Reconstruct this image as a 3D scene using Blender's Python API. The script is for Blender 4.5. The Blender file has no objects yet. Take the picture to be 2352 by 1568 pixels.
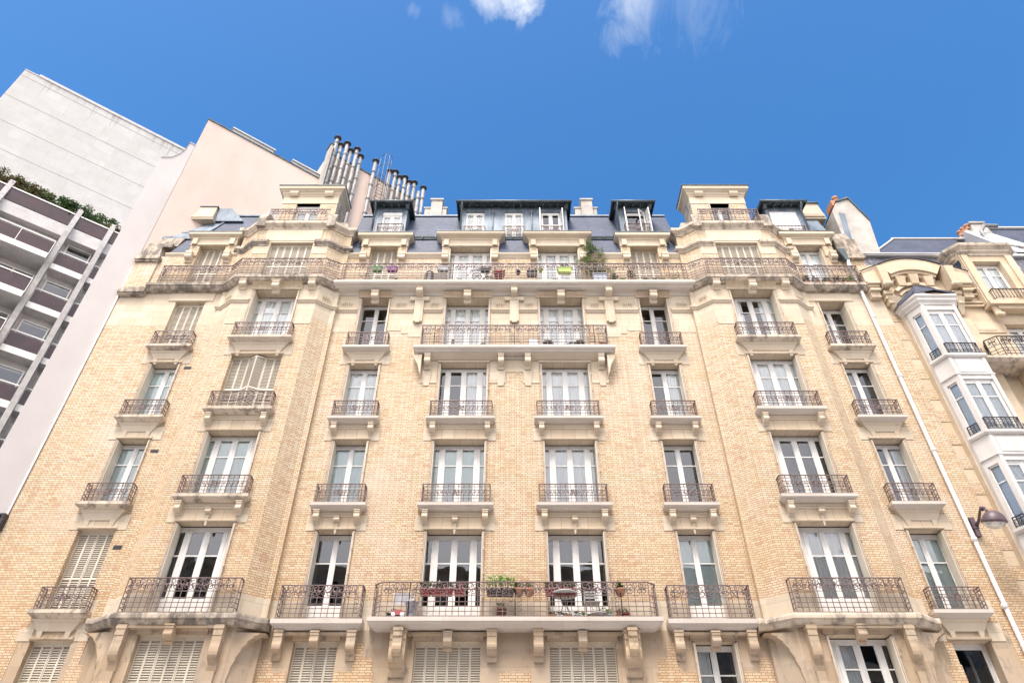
import bpy, math, random
from math import radians as R, sin, cos, pi, sqrt
from mathutils import Vector, noise
scene = bpy.context.scene
col = scene.collection
random.seed(7)
# ------------------------------------------------------------ camera
cam = bpy.data.cameras.new('camera'); camo = bpy.data.objects.new('camera', cam); col.objects.link(camo)
cam.sensor_width = 36; cam.lens = 24.61; cam.clip_start = .1; cam.clip_end = 3000
camo.location = (-.085, -19.6, 1.6); camo.rotation_euler = (R(90 + 40.5), 0, 0)
scene.camera = camo
# ------------------------------------------------------------ light
SUN_EL, SUN_AZ = 62, 196            # azimuth clockwise from +Y (behind the camera, a little to its left)
scene.view_settings.view_transform = 'Standard'
scene.view_settings.look = 'None'
scene.view_settings.exposure = EXPOSURE = 2.05
scene.view_settings.gamma = 1
w = bpy.data.worlds.new('World'); scene.world = w; w.use_nodes = True
nt = w.node_tree; N = nt.nodes; L = nt.links; N.clear()
def wn(t, **k):
    n = N.new(t)
    for a, b in k.items(): setattr(n, a, b)
    return n
sky = wn('ShaderNodeTexSky', sky_type='NISHITA', sun_disc=False, sun_elevation=R(SUN_EL), sun_rotation=R(SUN_AZ),
         altitude=300, air_density=1.25, dust_density=1.6, ozone_density=3.0)
tc = wn('ShaderNodeTexCoord')
def wmath(op, a, b=None, c=None):
    n = wn('ShaderNodeMath', operation=op)
    for i, v in enumerate((a, b, c)):
        if v is None: continue
        if isinstance(v, (int, float)): n.inputs[i].default_value = v
        else: L.new(v, n.inputs[i])
    return n.outputs[0]
def wnoise(scale, detail, rough, off, stretch=(1, 1, 1), dist=0.0):
    m = wn('ShaderNodeMapping'); m.inputs['Location'].default_value = off; m.inputs['Scale'].default_value = stretch
    L.new(tc.outputs['Generated'], m.inputs[0])
    n = wn('ShaderNodeTexNoise'); n.inputs['Scale'].default_value = scale; n.inputs['Detail'].default_value = detail
    n.inputs['Roughness'].default_value = rough; n.inputs['Distortion'].default_value = dist
    L.new(m.outputs[0], n.inputs['Vector']); return n.outputs[0]
def wblob(d, rad, soft):
    n = wn('ShaderNodeVectorMath', operation='DISTANCE'); n.inputs[1].default_value = Vector(d).normalized()
    L.new(tc.outputs['Generated'], n.inputs[0])
    m = wn('ShaderNodeMapRange', interpolation_type='SMOOTHSTEP'); m.inputs[1].default_value = rad; m.inputs[2].default_value = rad - soft
    m.inputs[3].default_value = 0; m.inputs[4].default_value = 1
    L.new(n.outputs['Value'], m.inputs[0]); return m.outputs[0]
cn = wnoise(9, 9, .62, (3.1, 1.7, 0), (1.4, 1, 1), .2)
cn2 = wnoise(11, 9, .62, (0.4, .2, 5), (1.7, 1.0, 1.2), .5)
def wdir(px, py):                     # sky direction that the photograph shows at this place of a 2352 px wide print
    x, v = px - 1176, 784 - py; c_, s_ = cos(R(40.5)), sin(R(40.5)); return (x, c_ * 1607.8 - s_ * v, s_ * 1607.8 + c_ * v)
def cloud(px, py, rad, n, off, con, gain, amp):
    m = wblob(wdir(px, py), rad, rad); v = wmath('ADD', wmath('ADD', m, off), wmath('MULTIPLY', wmath('SUBTRACT', n, .5), con))
    e = wmath('MINIMUM', wmath('MULTIPLY', m, 4), 1)
    return wmath('MULTIPLY', wmath('MULTIPLY', e, e), wmath('MULTIPLY', wmath('MAXIMUM', wmath('MINIMUM', wmath('MULTIPLY', v, gain), 1), 0), amp))
cn = wnoise(16, 10, .66, (3.1, 1.7, 0), (1.2, 1, 1), .3)
cn2 = wnoise(13, 10, .68, (0.4, .2, 5), (2.0, .8, 1.2), .6)
cl1 = wmath('MAXIMUM', cloud(1195, -40, .070, cn, -.28, 2.2, 1.5, .88), cloud(1130, -12, .05, cn, -.3, 2.2, 1.3, .6))
cl2 = wmath('MAXIMUM', cloud(1428, 75, .050, cn2, -.35, 2.4, .9, .38), wmath('MAXIMUM', cloud(1455, 5, .065, cn2, -.25, 2.4, .9, .5), cloud(1560, -15, .12, cn2, -.42, 2.6, .8, .24)))
cl2 = wmath('MAXIMUM', cl2, wmath('MAXIMUM', cloud(950, 22, .020, cn2, -.45, 3.2, 1, .2), cloud(1037, 40, .030, cn2, -.45, 3.2, 1, .2)))
sep = wn('ShaderNodeSeparateXYZ'); L.new(tc.outputs['Generated'], sep.inputs[0])
back = wn('ShaderNodeMapRange', interpolation_type='SMOOTHSTEP'); back.inputs[1].default_value = -.1; back.inputs[2].default_value = -.5
back.inputs[3].default_value = 0; back.inputs[4].default_value = 1; L.new(sep.outputs['Y'], back.inputs[0])
cl3 = wmath('MULTIPLY', back.outputs[0], wmath('MULTIPLY', wmath('SUBTRACT', wnoise(1.6, 3, .5, (0, 4, 1)), .12), 2.2))
dens = wmath('MINIMUM', wmath('ADD', wmath('MAXIMUM', cl1, 0), wmath('ADD', wmath('MAXIMUM', cl2, 0), wmath('MAXIMUM', wmath('MINIMUM', cl3, .8), 0))), .93)
hs = wn('ShaderNodeHueSaturation'); hs.inputs['Saturation'].default_value = 1.34; hs.inputs['Value'].default_value = .98
L.new(sky.outputs[0], hs.inputs['Color'])
mix = wn('ShaderNodeMix', data_type='RGBA'); L.new(dens, mix.inputs[0]); L.new(hs.outputs[0], mix.inputs[6])
cc = wn('ShaderNodeMix', data_type='RGBA'); L.new(back.outputs[0], cc.inputs[0])      # unseen clouds behind the camera, made extra bright as soft frontal fill light
cc.inputs[6].default_value = (4.7, 4.9, 5.2, 1); cc.inputs[7].default_value = (14.9, 13.9, 13.5, 1); L.new(cc.outputs[2], mix.inputs[7])
bg = wn('ShaderNodeBackground'); bg.inputs['Strength'].default_value = .055
out = wn('ShaderNodeOutputWorld'); L.new(mix.outputs[2], bg.inputs[0]); L.new(bg.outputs[0], out.inputs[0])
sd = bpy.data.lights.new('sun', 'SUN'); sd.energy = 1.3; sd.angle = R(22); sd.color = (1, .915, .84)
so = bpy.data.objects.new('sun', sd); col.objects.link(so)
azr = R(SUN_AZ); dirv = Vector((sin(azr) * cos(R(SUN_EL)), cos(azr) * cos(R(SUN_EL)), sin(R(SUN_EL))))
so.rotation_euler = (-dirv).to_track_quat('-Z', 'Y').to_euler(); so.location = (0, -30, 60)

# ------------------------------------------------------------ mesh builder
class MB:
    def __init__(s): s.v = []; s.f = []; s.m = []; s.sm = []
    def add(s, vs, fs, m=0, smooth=False):
        o = len(s.v); s.v += [tuple(p) for p in vs]
        for f in fs: s.f.append([o + i for i in f]); s.m.append(m); s.sm.append(smooth)
    def quad(s, a, b, c, d, m=0): s.add([a, b, c, d], [(0, 1, 2, 3)], m)
    def poly(s, pts, m=0): s.add(pts, [tuple(range(len(pts)))], m)
    def box(s, x0, x1, y0, y1, z0, z1, m=0):
        s.add([(x0, y0, z0), (x1, y0, z0), (x1, y1, z0), (x0, y1, z0), (x0, y0, z1), (x1, y0, z1), (x1, y1, z1), (x0, y1, z1)],
              [(0, 3, 2, 1), (4, 5, 6, 7), (0, 1, 5, 4), (1, 2, 6, 5), (2, 3, 7, 6), (3, 0, 4, 7)], m)
    def taper(s, t, b, m=0):          # t, b = (x0, x1, y0, y1, z): top and bottom rectangles
        a = [(b[0], b[2], b[4]), (b[1], b[2], b[4]), (b[1], b[3], b[4]), (b[0], b[3], b[4]), (t[0], t[2], t[4]), (t[1], t[2], t[4]), (t[1], t[3], t[4]), (t[0], t[3], t[4])]
        s.add(a, [(0, 3, 2, 1), (4, 5, 6, 7), (0, 1, 5, 4), (1, 2, 6, 5), (2, 3, 7, 6), (3, 0, 4, 7)], m)
    def prism(s, prof, x0, x1, m=0, axis=0):   # closed (y,z) profile extruded along X (axis 0) or (x,z) along Y (axis 1)
        n = len(prof)
        if axis == 0: vs = [(x0, y, z) for y, z in prof] + [(x1, y, z) for y, z in prof]
        else: vs = [(y, x0, z) for y, z in prof] + [(y, x1, z) for y, z in prof]
        ar = sum(prof[i][0] * prof[(i + 1) % n][1] - prof[(i + 1) % n][0] * prof[i][1] for i in range(n))
        flip = (ar > 0) != (axis == 0)
        fs = [(i, (i + 1) % n, n + (i + 1) % n, n + i) for i in range(n)] + [tuple(reversed(range(n))), tuple(range(n, 2 * n))]
        if not flip: fs = [tuple(reversed(f)) for f in fs]
        if axis == 0: fs = [tuple(reversed(f)) for f in fs]
        fs = [tuple(reversed(f)) for f in fs]
        s.add(vs, fs, m)
    def sweep(s, path, prof, m=0):    # plan path left-to-right, closed profile of (outward, z); outward = right of travel
        k = len(path); n = len(prof); vs = []
        nm = []
        for i in range(k - 1):
            d = Vector((path[i + 1][0] - path[i][0], path[i + 1][1] - path[i][1])).normalized(); nm.append(Vector((d.y, -d.x)))
        for i in range(k):
            if i == 0: mm = nm[0]
            elif i == k - 1: mm = nm[-1]
            else:
                mm = (nm[i - 1] + nm[i]); mm = mm / max(mm.length_squared / 2, .3)
            for o, z in prof: vs.append((path[i][0] + mm.x * o, path[i][1] + mm.y * o, z))
        fs = []
        for i in range(k - 1):
            for j in range(n):
                j2 = (j + 1) % n; fs.append((i * n + j, (i + 1) * n + j, (i + 1) * n + j2, i * n + j2))
        fs += [tuple(reversed(range(n))), tuple(range((k - 1) * n, k * n))]
        ar = sum(prof[i][0] * prof[(i + 1) % n][1] - prof[(i + 1) % n][0] * prof[i][1] for i in range(n))
        if ar > 0: fs = [tuple(reversed(f)) for f in fs]
        s.add(vs, fs, m)
    def tube(s, pts, r, n=6, m=0, caps=True):
        pts = [Vector(p) for p in pts]; rings = []; up = None
        rr = r if isinstance(r, (list, tuple)) else [r] * len(pts)
        for i, p in enumerate(pts):
            t = (pts[min(i + 1, len(pts) - 1)] - pts[max(i - 1, 0)]).normalized()
            a = t.cross(Vector((0, 0, 1)) if abs(t.z) < .95 else Vector((0, 1, 0))).normalized()
            if up is not None and a.dot(up) < 0: a = -a
            up = a; b = t.cross(a)
            rings.append([p + (a * cos(2 * pi * (j + .5) / n) + b * sin(2 * pi * (j + .5) / n)) * rr[i] for j in range(n)])
        vs = [v for g in rings for v in g]
        fs = [(i * n + j, i * n + (j + 1) % n, (i + 1) * n + (j + 1) % n, (i + 1) * n + j) for i in range(len(pts) - 1) for j in range(n)]
        if caps: fs += [tuple(reversed(range(n))), tuple(range((len(pts) - 1) * n, len(pts) * n))]
        s.add(vs, fs, m, n > 4)
    def lathe(s, prof, c=(0, 0, 0), n=16, m=0, axis=None):
        vs = []; k = len(prof)
        for r, z in prof:
            for j in range(n): vs.append((c[0] + r * cos(2 * pi * j / n), c[1] + r * sin(2 * pi * j / n), c[2] + z))
        fs = [(i * n + j, i * n + (j + 1) % n, (i + 1) * n + (j + 1) % n, (i + 1) * n + j) for i in range(k - 1) for j in range(n)]
        s.add(vs, fs, m, True)
    def build(s, name, mats, parent=None, loc=(0, 0, 0), shift=True):
        me = bpy.data.meshes.new(name)
        off = Vector(loc)
        if parent is not None and shift: off = world_loc(parent)
        me.from_pydata([tuple(Vector(v) - off) for v in s.v], [], s.f)
        if not isinstance(mats, (list, tuple)): mats = [mats]
        for mt in mats: me.materials.append(mt)
        me.polygons.foreach_set('material_index', s.m); me.polygons.foreach_set('use_smooth', s.sm)
        me.update()
        uv = me.uv_layers.new(name='UVMap').data; Zv = Vector((0, 0, 1))
        for p in me.polygons:
            nn = p.normal
            if abs(nn.z) > .92: t = Vector((1, 0, 0)); b = Vector((0, 1, 0))
            else: t = Zv.cross(nn).normalized(); b = nn.cross(t)
            for li in p.loop_indices:
                c = me.vertices[me.loops[li].vertex_index].co + off
                uv[li].uv = (c.dot(t), c.dot(b))
        o = bpy.data.objects.new(name, me); col.objects.link(o)
        if parent is not None: o.parent = parent
        elif shift: o.location = off
        return o
def build_split(mb, name, mats, parent):
    """link every separate piece collected in one builder as an object of its own"""
    par = list(range(len(mb.v)))
    def find(i):
        while par[i] != i: par[i] = par[par[i]]; i = par[i]
        return i
    for f in mb.f:
        for i in f[1:]: par[find(i)] = find(f[0])
    comp = {}
    for k, f in enumerate(mb.f): comp.setdefault(find(f[0]), []).append(k)
    items = []
    for ks in comp.values():
        pts = [mb.v[i] for k in ks for i in mb.f[k]]
        items.append([[min(p[a] for p in pts) - .012 for a in range(3)], [max(p[a] for p in pts) + .012 for a in range(3)], ks])
    again = True
    while again:
        again = False
        for i in range(len(items)):
            for j in range(i + 1, len(items)):
                a, b = items[i], items[j]
                if all(a[0][k] <= b[1][k] and b[0][k] <= a[1][k] for k in range(3)):
                    items[i] = [[min(a[0][k], b[0][k]) for k in range(3)], [max(a[1][k], b[1][k]) for k in range(3)], a[2] + b[2]]; items.pop(j); again = True; break
            if again: break
    out_ = []
    for lo, hi, ks in items:
        n = MB()
        for k in ks: n.add([mb.v[i] for i in mb.f[k]], [tuple(range(len(mb.f[k])))], mb.m[k], mb.sm[k])
        out_.append(n.build(name, mats, parent))
    return out_
def world_loc(o):
    v = Vector((0, 0, 0))
    while o is not None: v += o.location; o = o.parent
    return v
def thing(name, label, cat, loc=(0, 0, 0), group=None, rz=0):
    o = bpy.data.objects.new(name, None); col.objects.link(o); o.location = loc; o.rotation_euler = (0, 0, rz)
    o.empty_display_size = .3
    o['label'] = label; o['category'] = cat
    if group: o['group'] = group
    return o
def tag(o, label, cat, group=None):
    o['label'] = label; o['category'] = cat
    if group: o['group'] = group
    return o
def dup(o, parent, loc):
    c = o.copy(); col.objects.link(c); c.parent = parent; c.location = Vector(loc) - (world_loc(parent) if parent else Vector((0, 0, 0)))
    for ch in o.children:
        k = ch.copy(); col.objects.link(k); k.parent = c
    return c

# ------------------------------------------------------------ materials
def mat(name, rough=.8, color=None, metal=0, spec=None):
    m = bpy.data.materials.new(name); m.use_nodes = True
    b = m.node_tree.nodes['Principled BSDF']; b.inputs['Roughness'].default_value = rough; b.inputs['Metallic'].default_value = metal
    if color: b.inputs['Base Color'].default_value = (*color, 1)
    if spec is not None: b.inputs['Specular IOR Level'].default_value = spec
    return m
class NB:
    def __init__(s, m): s.t = m.node_tree; s.b = s.t.nodes['Principled BSDF']
    def n(s, t, **k):
        n = s.t.nodes.new(t)
        for a, b in k.items(): setattr(n, a, b)
        return n
    def l(s, a, b): s.t.links.new(a, b)
    def put(s, sock, v):
        if isinstance(v, (int, float)): sock.default_value = v
        elif isinstance(v, tuple): sock.default_value = (*v, 1) if len(v) == 3 and sock.type == 'RGBA' else v
        else: s.l(v, sock)
    def math(s, op, a, b=0, c=0):
        n = s.n('ShaderNodeMath', operation=op); s.put(n.inputs[0], a); s.put(n.inputs[1], b); s.put(n.inputs[2], c); return n.outputs[0]
    def uv(s):
        return s.n('ShaderNodeUVMap').outputs[0]
    def obj(s): return s.n('ShaderNodeTexCoord').outputs['Object']
    def map(s, v, sc, loc=(0, 0, 0)):
        n = s.n('ShaderNodeMapping'); n.inputs['Scale'].default_value = sc; n.inputs['Location'].default_value = loc; s.l(v, n.inputs[0]); return n.outputs[0]
    def noise(s, v, scale, detail=4, rough=.55, color=False):
        n = s.n('ShaderNodeTexNoise'); n.inputs['Scale'].default_value = scale; n.inputs['Detail'].default_value = detail; n.inputs['Roughness'].default_value = rough
        s.l(v, n.inputs['Vector']); return n.outputs[1 if color else 0]
    def ramp(s, f, stops, interp='LINEAR'):
        n = s.n('ShaderNodeValToRGB'); n.color_ramp.interpolation = interp; e = n.color_ramp.elements
        while len(e) < len(stops): e.new(.5)
        for i, (p, c) in enumerate(stops):
            e[i].position = p; e[i].color = (*c, 1) if isinstance(c, tuple) else (c, c, c, 1)
        s.l(f, n.inputs[0]); return n.outputs[0]
    def mix(s, f, a, b, mode='MIX'):
        n = s.n('ShaderNodeMix', data_type='RGBA', blend_type=mode); s.put(n.inputs[0], f); s.put(n.inputs[6], a); s.put(n.inputs[7], b); return n.outputs[2]
    def rng(s, v, a, b, c=0, d=1):
        n = s.n('ShaderNodeMapRange'); s.put(n.inputs[0], v)
        for i, x in enumerate((a, b, c, d)): n.inputs[i + 1].default_value = x
        return n.outputs[0]
    def bump(s, h, st=.3, dist=.01):
        n = s.n('ShaderNodeBump'); n.inputs['Strength'].default_value = st; n.inputs['Distance'].default_value = dist; s.l(h, n.inputs['Height']); s.l(n.outputs[0], s.b.inputs['Normal'])
    def col(s, c): s.l(c, s.b.inputs['Base Color'])

def brick_mat():
    m = mat('buff_brick', .85); g = NB(m); uv = g.uv()
    sp = g.n('ShaderNodeSeparateXYZ'); g.l(uv, sp.inputs[0]); U, V = sp.outputs[0], sp.outputs[1]
    CH, UW = .0685, .345
    row = g.math('DIVIDE', V, CH); ri = g.math('FLOOR', row); rf = g.math('SUBTRACT', row, ri)
    par = g.math('MODULO', ri, 2)
    x = g.math('ADD', g.math('DIVIDE', U, UW), g.math('MULTIPLY', par, .5)); xi = g.math('FLOOR', x); xf = g.math('SUBTRACT', x, xi)
    hd = g.math('GREATER_THAN', xf, .667)
    # distance to joints in metres
    dv = g.math('MULTIPLY', g.math('MINIMUM', rf, g.math('SUBTRACT', 1, rf)), CH)
    a = g.math('MINIMUM', xf, g.math('SUBTRACT', 1, xf)); a = g.math('MINIMUM', a, g.math('ABSOLUTE', g.math('SUBTRACT', xf, .667)))
    du = g.math('MULTIPLY', a, UW); dj = g.math('MINIMUM', dv, du)
    brk = g.rng(dj, .005, .011)
    cb = g.n('ShaderNodeCombineXYZ'); g.l(g.math('ADD', g.math('MULTIPLY', xi, 2), hd), cb.inputs[0]); g.l(ri, cb.inputs[1])
    wnz = g.n('ShaderNodeTexWhiteNoise', noise_dimensions='2D'); g.l(cb.outputs[0], wnz.inputs[0])
    base = g.ramp(wnz.outputs[0], [(0, (.58, .44, .275)), (.16, (.64, .505, .33)), (.34, (.68, .56, .385)), (.52, (.70, .60, .435)), (.70, (.67, .535, .38)), (.88, (.62, .465, .315)), (.97, (.54, .36, .225)), (1, (.67, .57, .46))])
    ob = g.obj()
    # smeared, pale areas and ochre stains
    n1 = g.noise(ob, .33, 5, .6); pale = g.rng(n1, .52, .68)
    base = g.mix(g.math('MULTIPLY', pale, .55), base, (.72, .62, .53))
    n2 = g.noise(g.map(ob, (1, 1, .55), (7, 3, 2)), .6, 6, .7); och = g.rng(n2, .6, .74)
    base = g.mix(g.math('MULTIPLY', och, .35), base, (.70, .47, .20))
    st_ = g.noise(g.map(ob, (2.6, 2.6, .16), (2, 5, 0)), 1.3, 6, .7); base = g.mix(g.rng(st_, .54, .72, 0, .45), base, (.40, .29, .19))
    # lower storeys: browner, darker bricks with a ragged upper limit
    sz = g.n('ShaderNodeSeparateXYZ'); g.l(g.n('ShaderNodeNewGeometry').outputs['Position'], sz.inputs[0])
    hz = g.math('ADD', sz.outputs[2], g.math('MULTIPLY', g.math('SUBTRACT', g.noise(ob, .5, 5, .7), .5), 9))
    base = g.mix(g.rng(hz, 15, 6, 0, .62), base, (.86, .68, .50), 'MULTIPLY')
    fine = g.noise(ob, 22, 3, .7); base = g.mix(.22, base, g.ramp(fine, [(.3, .55), (.7, 1.0)]), 'MULTIPLY')
    mort = g.mix(g.math('MULTIPLY', pale, .55), (.25, .165, .095), (.52, .42, .33))
    mort = g.mix(g.rng(n2, .35, .6), mort, (.32, .22, .13))
    g.col(g.mix(brk, mort, base))
    g.bump(g.math('ADD', brk, g.math('MULTIPLY', fine, .25)), .7, .008)
    return m
def stone_mat(name, c1, c2, bw=.62, bh=.36, joint=.006, stain=0, jcol=(.33, .23, .14), jfac=.65, streak=None):
    m = mat(name, .85); g = NB(m); uv = g.uv(); ob = g.obj()
    br = g.n('ShaderNodeTexBrick'); br.inputs['Scale'].default_value = 1; br.inputs['Brick Width'].default_value = bw; br.inputs['Row Height'].default_value = bh
    br.inputs['Mortar Size'].default_value = joint; br.inputs['Mortar Smooth'].default_value = .3; br.inputs['Bias'].default_value = 0
    br.inputs['Color1'].default_value = (0, 0, 0, 1); br.inputs['Color2'].default_value = (1, 1, 1, 1); br.inputs['Mortar'].default_value = (.5, .5, .5, 1)
    g.l(uv, br.inputs['Vector'])
    c = g.mix(br.outputs['Color'], c1, c2)
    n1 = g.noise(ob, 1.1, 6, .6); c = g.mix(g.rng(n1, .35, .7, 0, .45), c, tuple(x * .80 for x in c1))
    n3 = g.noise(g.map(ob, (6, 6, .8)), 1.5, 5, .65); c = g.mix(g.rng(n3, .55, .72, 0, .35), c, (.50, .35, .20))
    fine = g.noise(ob, 30, 3, .7); c = g.mix(.16, c, g.ramp(fine, [(.3, .6), (.7, 1.0)]), 'MULTIPLY')
    c = g.mix(g.math('MULTIPLY', br.outputs['Fac'], jfac), c, jcol)
    if streak:                                             # dirt that ran down from the coping
        sz = g.n('ShaderNodeSeparateXYZ'); g.l(g.n('ShaderNodeNewGeometry').outputs['Position'], sz.inputs[0])
        run = g.noise(g.map(ob, (1.6, 1.6, .12)), 1.5, 7, .75); lim = g.rng(sz.outputs[2], streak - 2.6, streak, 0, 1)
        c = g.mix(g.math('MULTIPLY', g.rng(g.math('ADD', run, g.math('MULTIPLY', lim, .20)), .69, .90), .7), c, (.13, .12, .11))
    if stain:
        n2 = g.noise(g.map(ob, (2.2, 2.2, 1)), 1.6, 8, .72)
        c = g.mix(g.rng(n2, .60 - .12 * stain, .76 - .12 * stain, 0, .85), c, (.085, .075, .065))
        n4 = g.noise(ob, .8, 4, .6); c = g.mix(g.rng(n4, .4, .7, 0, .5), c, (.40, .34, .28))
    g.col(c); g.bump(g.math('SUBTRACT', fine, g.math('MULTIPLY', br.outputs['Fac'], 1.5)), .35, .006)
    return m
def slate_mat(name, c1, c2, worn=0):
    m = mat(name, .62); g = NB(m); uv = g.uv(); ob = g.obj()
    br = g.n('ShaderNodeTexBrick'); br.inputs['Scale'].default_value = 1; br.inputs['Brick Width'].default_value = .20; br.inputs['Row Height'].default_value = .125
    br.inputs['Mortar Size'].default_value = .006; br.inputs['Color1'].default_value = (0, 0, 0, 1); br.inputs['Color2'].default_value = (1, 1, 1, 1); br.inputs['Mortar'].default_value = (.5, .5, .5, 1)
    g.l(uv, br.inputs['Vector']); c = g.mix(br.outputs['Color'], c1, c2)
    n1 = g.noise(ob, 1.2, 5, .6); c = g.mix(g.rng(n1, .4, .7, 0, .5), c, tuple(x * 1.5 for x in c2))
    if worn: c = g.mix(g.rng(g.noise(g.map(ob, (3, 3, 1)), 1.6, 6, .7), .5, .68, 0, .8), c, (.36, .35, .36))
    c = g.mix(g.math('MULTIPLY', br.outputs['Fac'], .85), c, (.012, .014, .02))
    g.col(c); g.bump(g.math('SUBTRACT', br.outputs['Color'], g.math('MULTIPLY', br.outputs['Fac'], 2)), .5, .01); return m
def noisy(name, c1, c2, scale=2, rough=.7, metal=0, stretch=(1, 1, 1), lo=.35, hi=.65, bump=.1, fs=25, spec=None):
    m = mat(name, rough, metal=metal, spec=spec); g = NB(m); ob = g.obj()
    n = g.noise(g.map(ob, stretch), scale, 6, .62); g.col(g.mix(g.rng(n, lo, hi), c1, c2))
    if bump: g.bump(g.noise(ob, fs, 3, .6), bump, .005)
    return m
def glass_mat(name, tint, refl):
    m = bpy.data.materials.new(name); m.use_nodes = True; t = m.node_tree; t.nodes.clear()
    g = t.nodes.new; o = g('ShaderNodeOutputMaterial'); mx = g('ShaderNodeMixShader'); tr = g('ShaderNodeBsdfTransparent'); gl = g('ShaderNodeBsdfGlossy')
    tr.inputs[0].default_value = (*tint, 1); gl.inputs['Roughness'].default_value = .015; gl.inputs[0].default_value = (.95, .97, 1, 1)
    fr = g('ShaderNodeFresnel'); fr.inputs[0].default_value = 1.5
    ma = g('ShaderNodeMath'); ma.operation = 'MULTIPLY_ADD'; ma.inputs[1].default_value = 1.0; ma.inputs[2].default_value = refl
    tc = g('ShaderNodeTexCoord'); nz = g('ShaderNodeTexNoise'); nz.inputs['Scale'].default_value = 1.6; nz.inputs['Detail'].default_value = 1
    bp = g('ShaderNodeBump'); bp.inputs['Strength'].default_value = .22; bp.inputs['Distance'].default_value = .03
    t.links.new(tc.outputs['Object'], nz.inputs[0]); t.links.new(nz.outputs[0], bp.inputs['Height']); t.links.new(bp.outputs[0], gl.inputs['Normal'])
    t.links.new(fr.outputs[0], ma.inputs[0]); t.links.new(ma.outputs[0], mx.inputs[0]); t.links.new(tr.outputs[0], mx.inputs[1]); t.links.new(gl.outputs[0], mx.inputs[2]); t.links.new(mx.outputs[0], o.inputs[0])
    return m
def leaf_mat(name, c1, c2):
    m = mat(name, .55); g = NB(m); c = g.mix(g.rng(g.noise(g.obj(), 7, 3, .6), .35, .65), c1, c2); g.col(c)
    t = g.t; tl = g.n('ShaderNodeBsdfTranslucent'); g.l(c, tl.inputs[0]); mx = g.n('ShaderNodeMixShader'); mx.inputs[0].default_value = .3
    o = [n for n in t.nodes if n.type == 'OUTPUT_MATERIAL'][0]; g.l(g.b.outputs[0], mx.inputs[1]); g.l(tl.outputs[0], mx.inputs[2]); g.l(mx.outputs[0], o.inputs[0]); return m
def curtain_mat(name, c):
    m = mat(name, .9, c); return m
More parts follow.
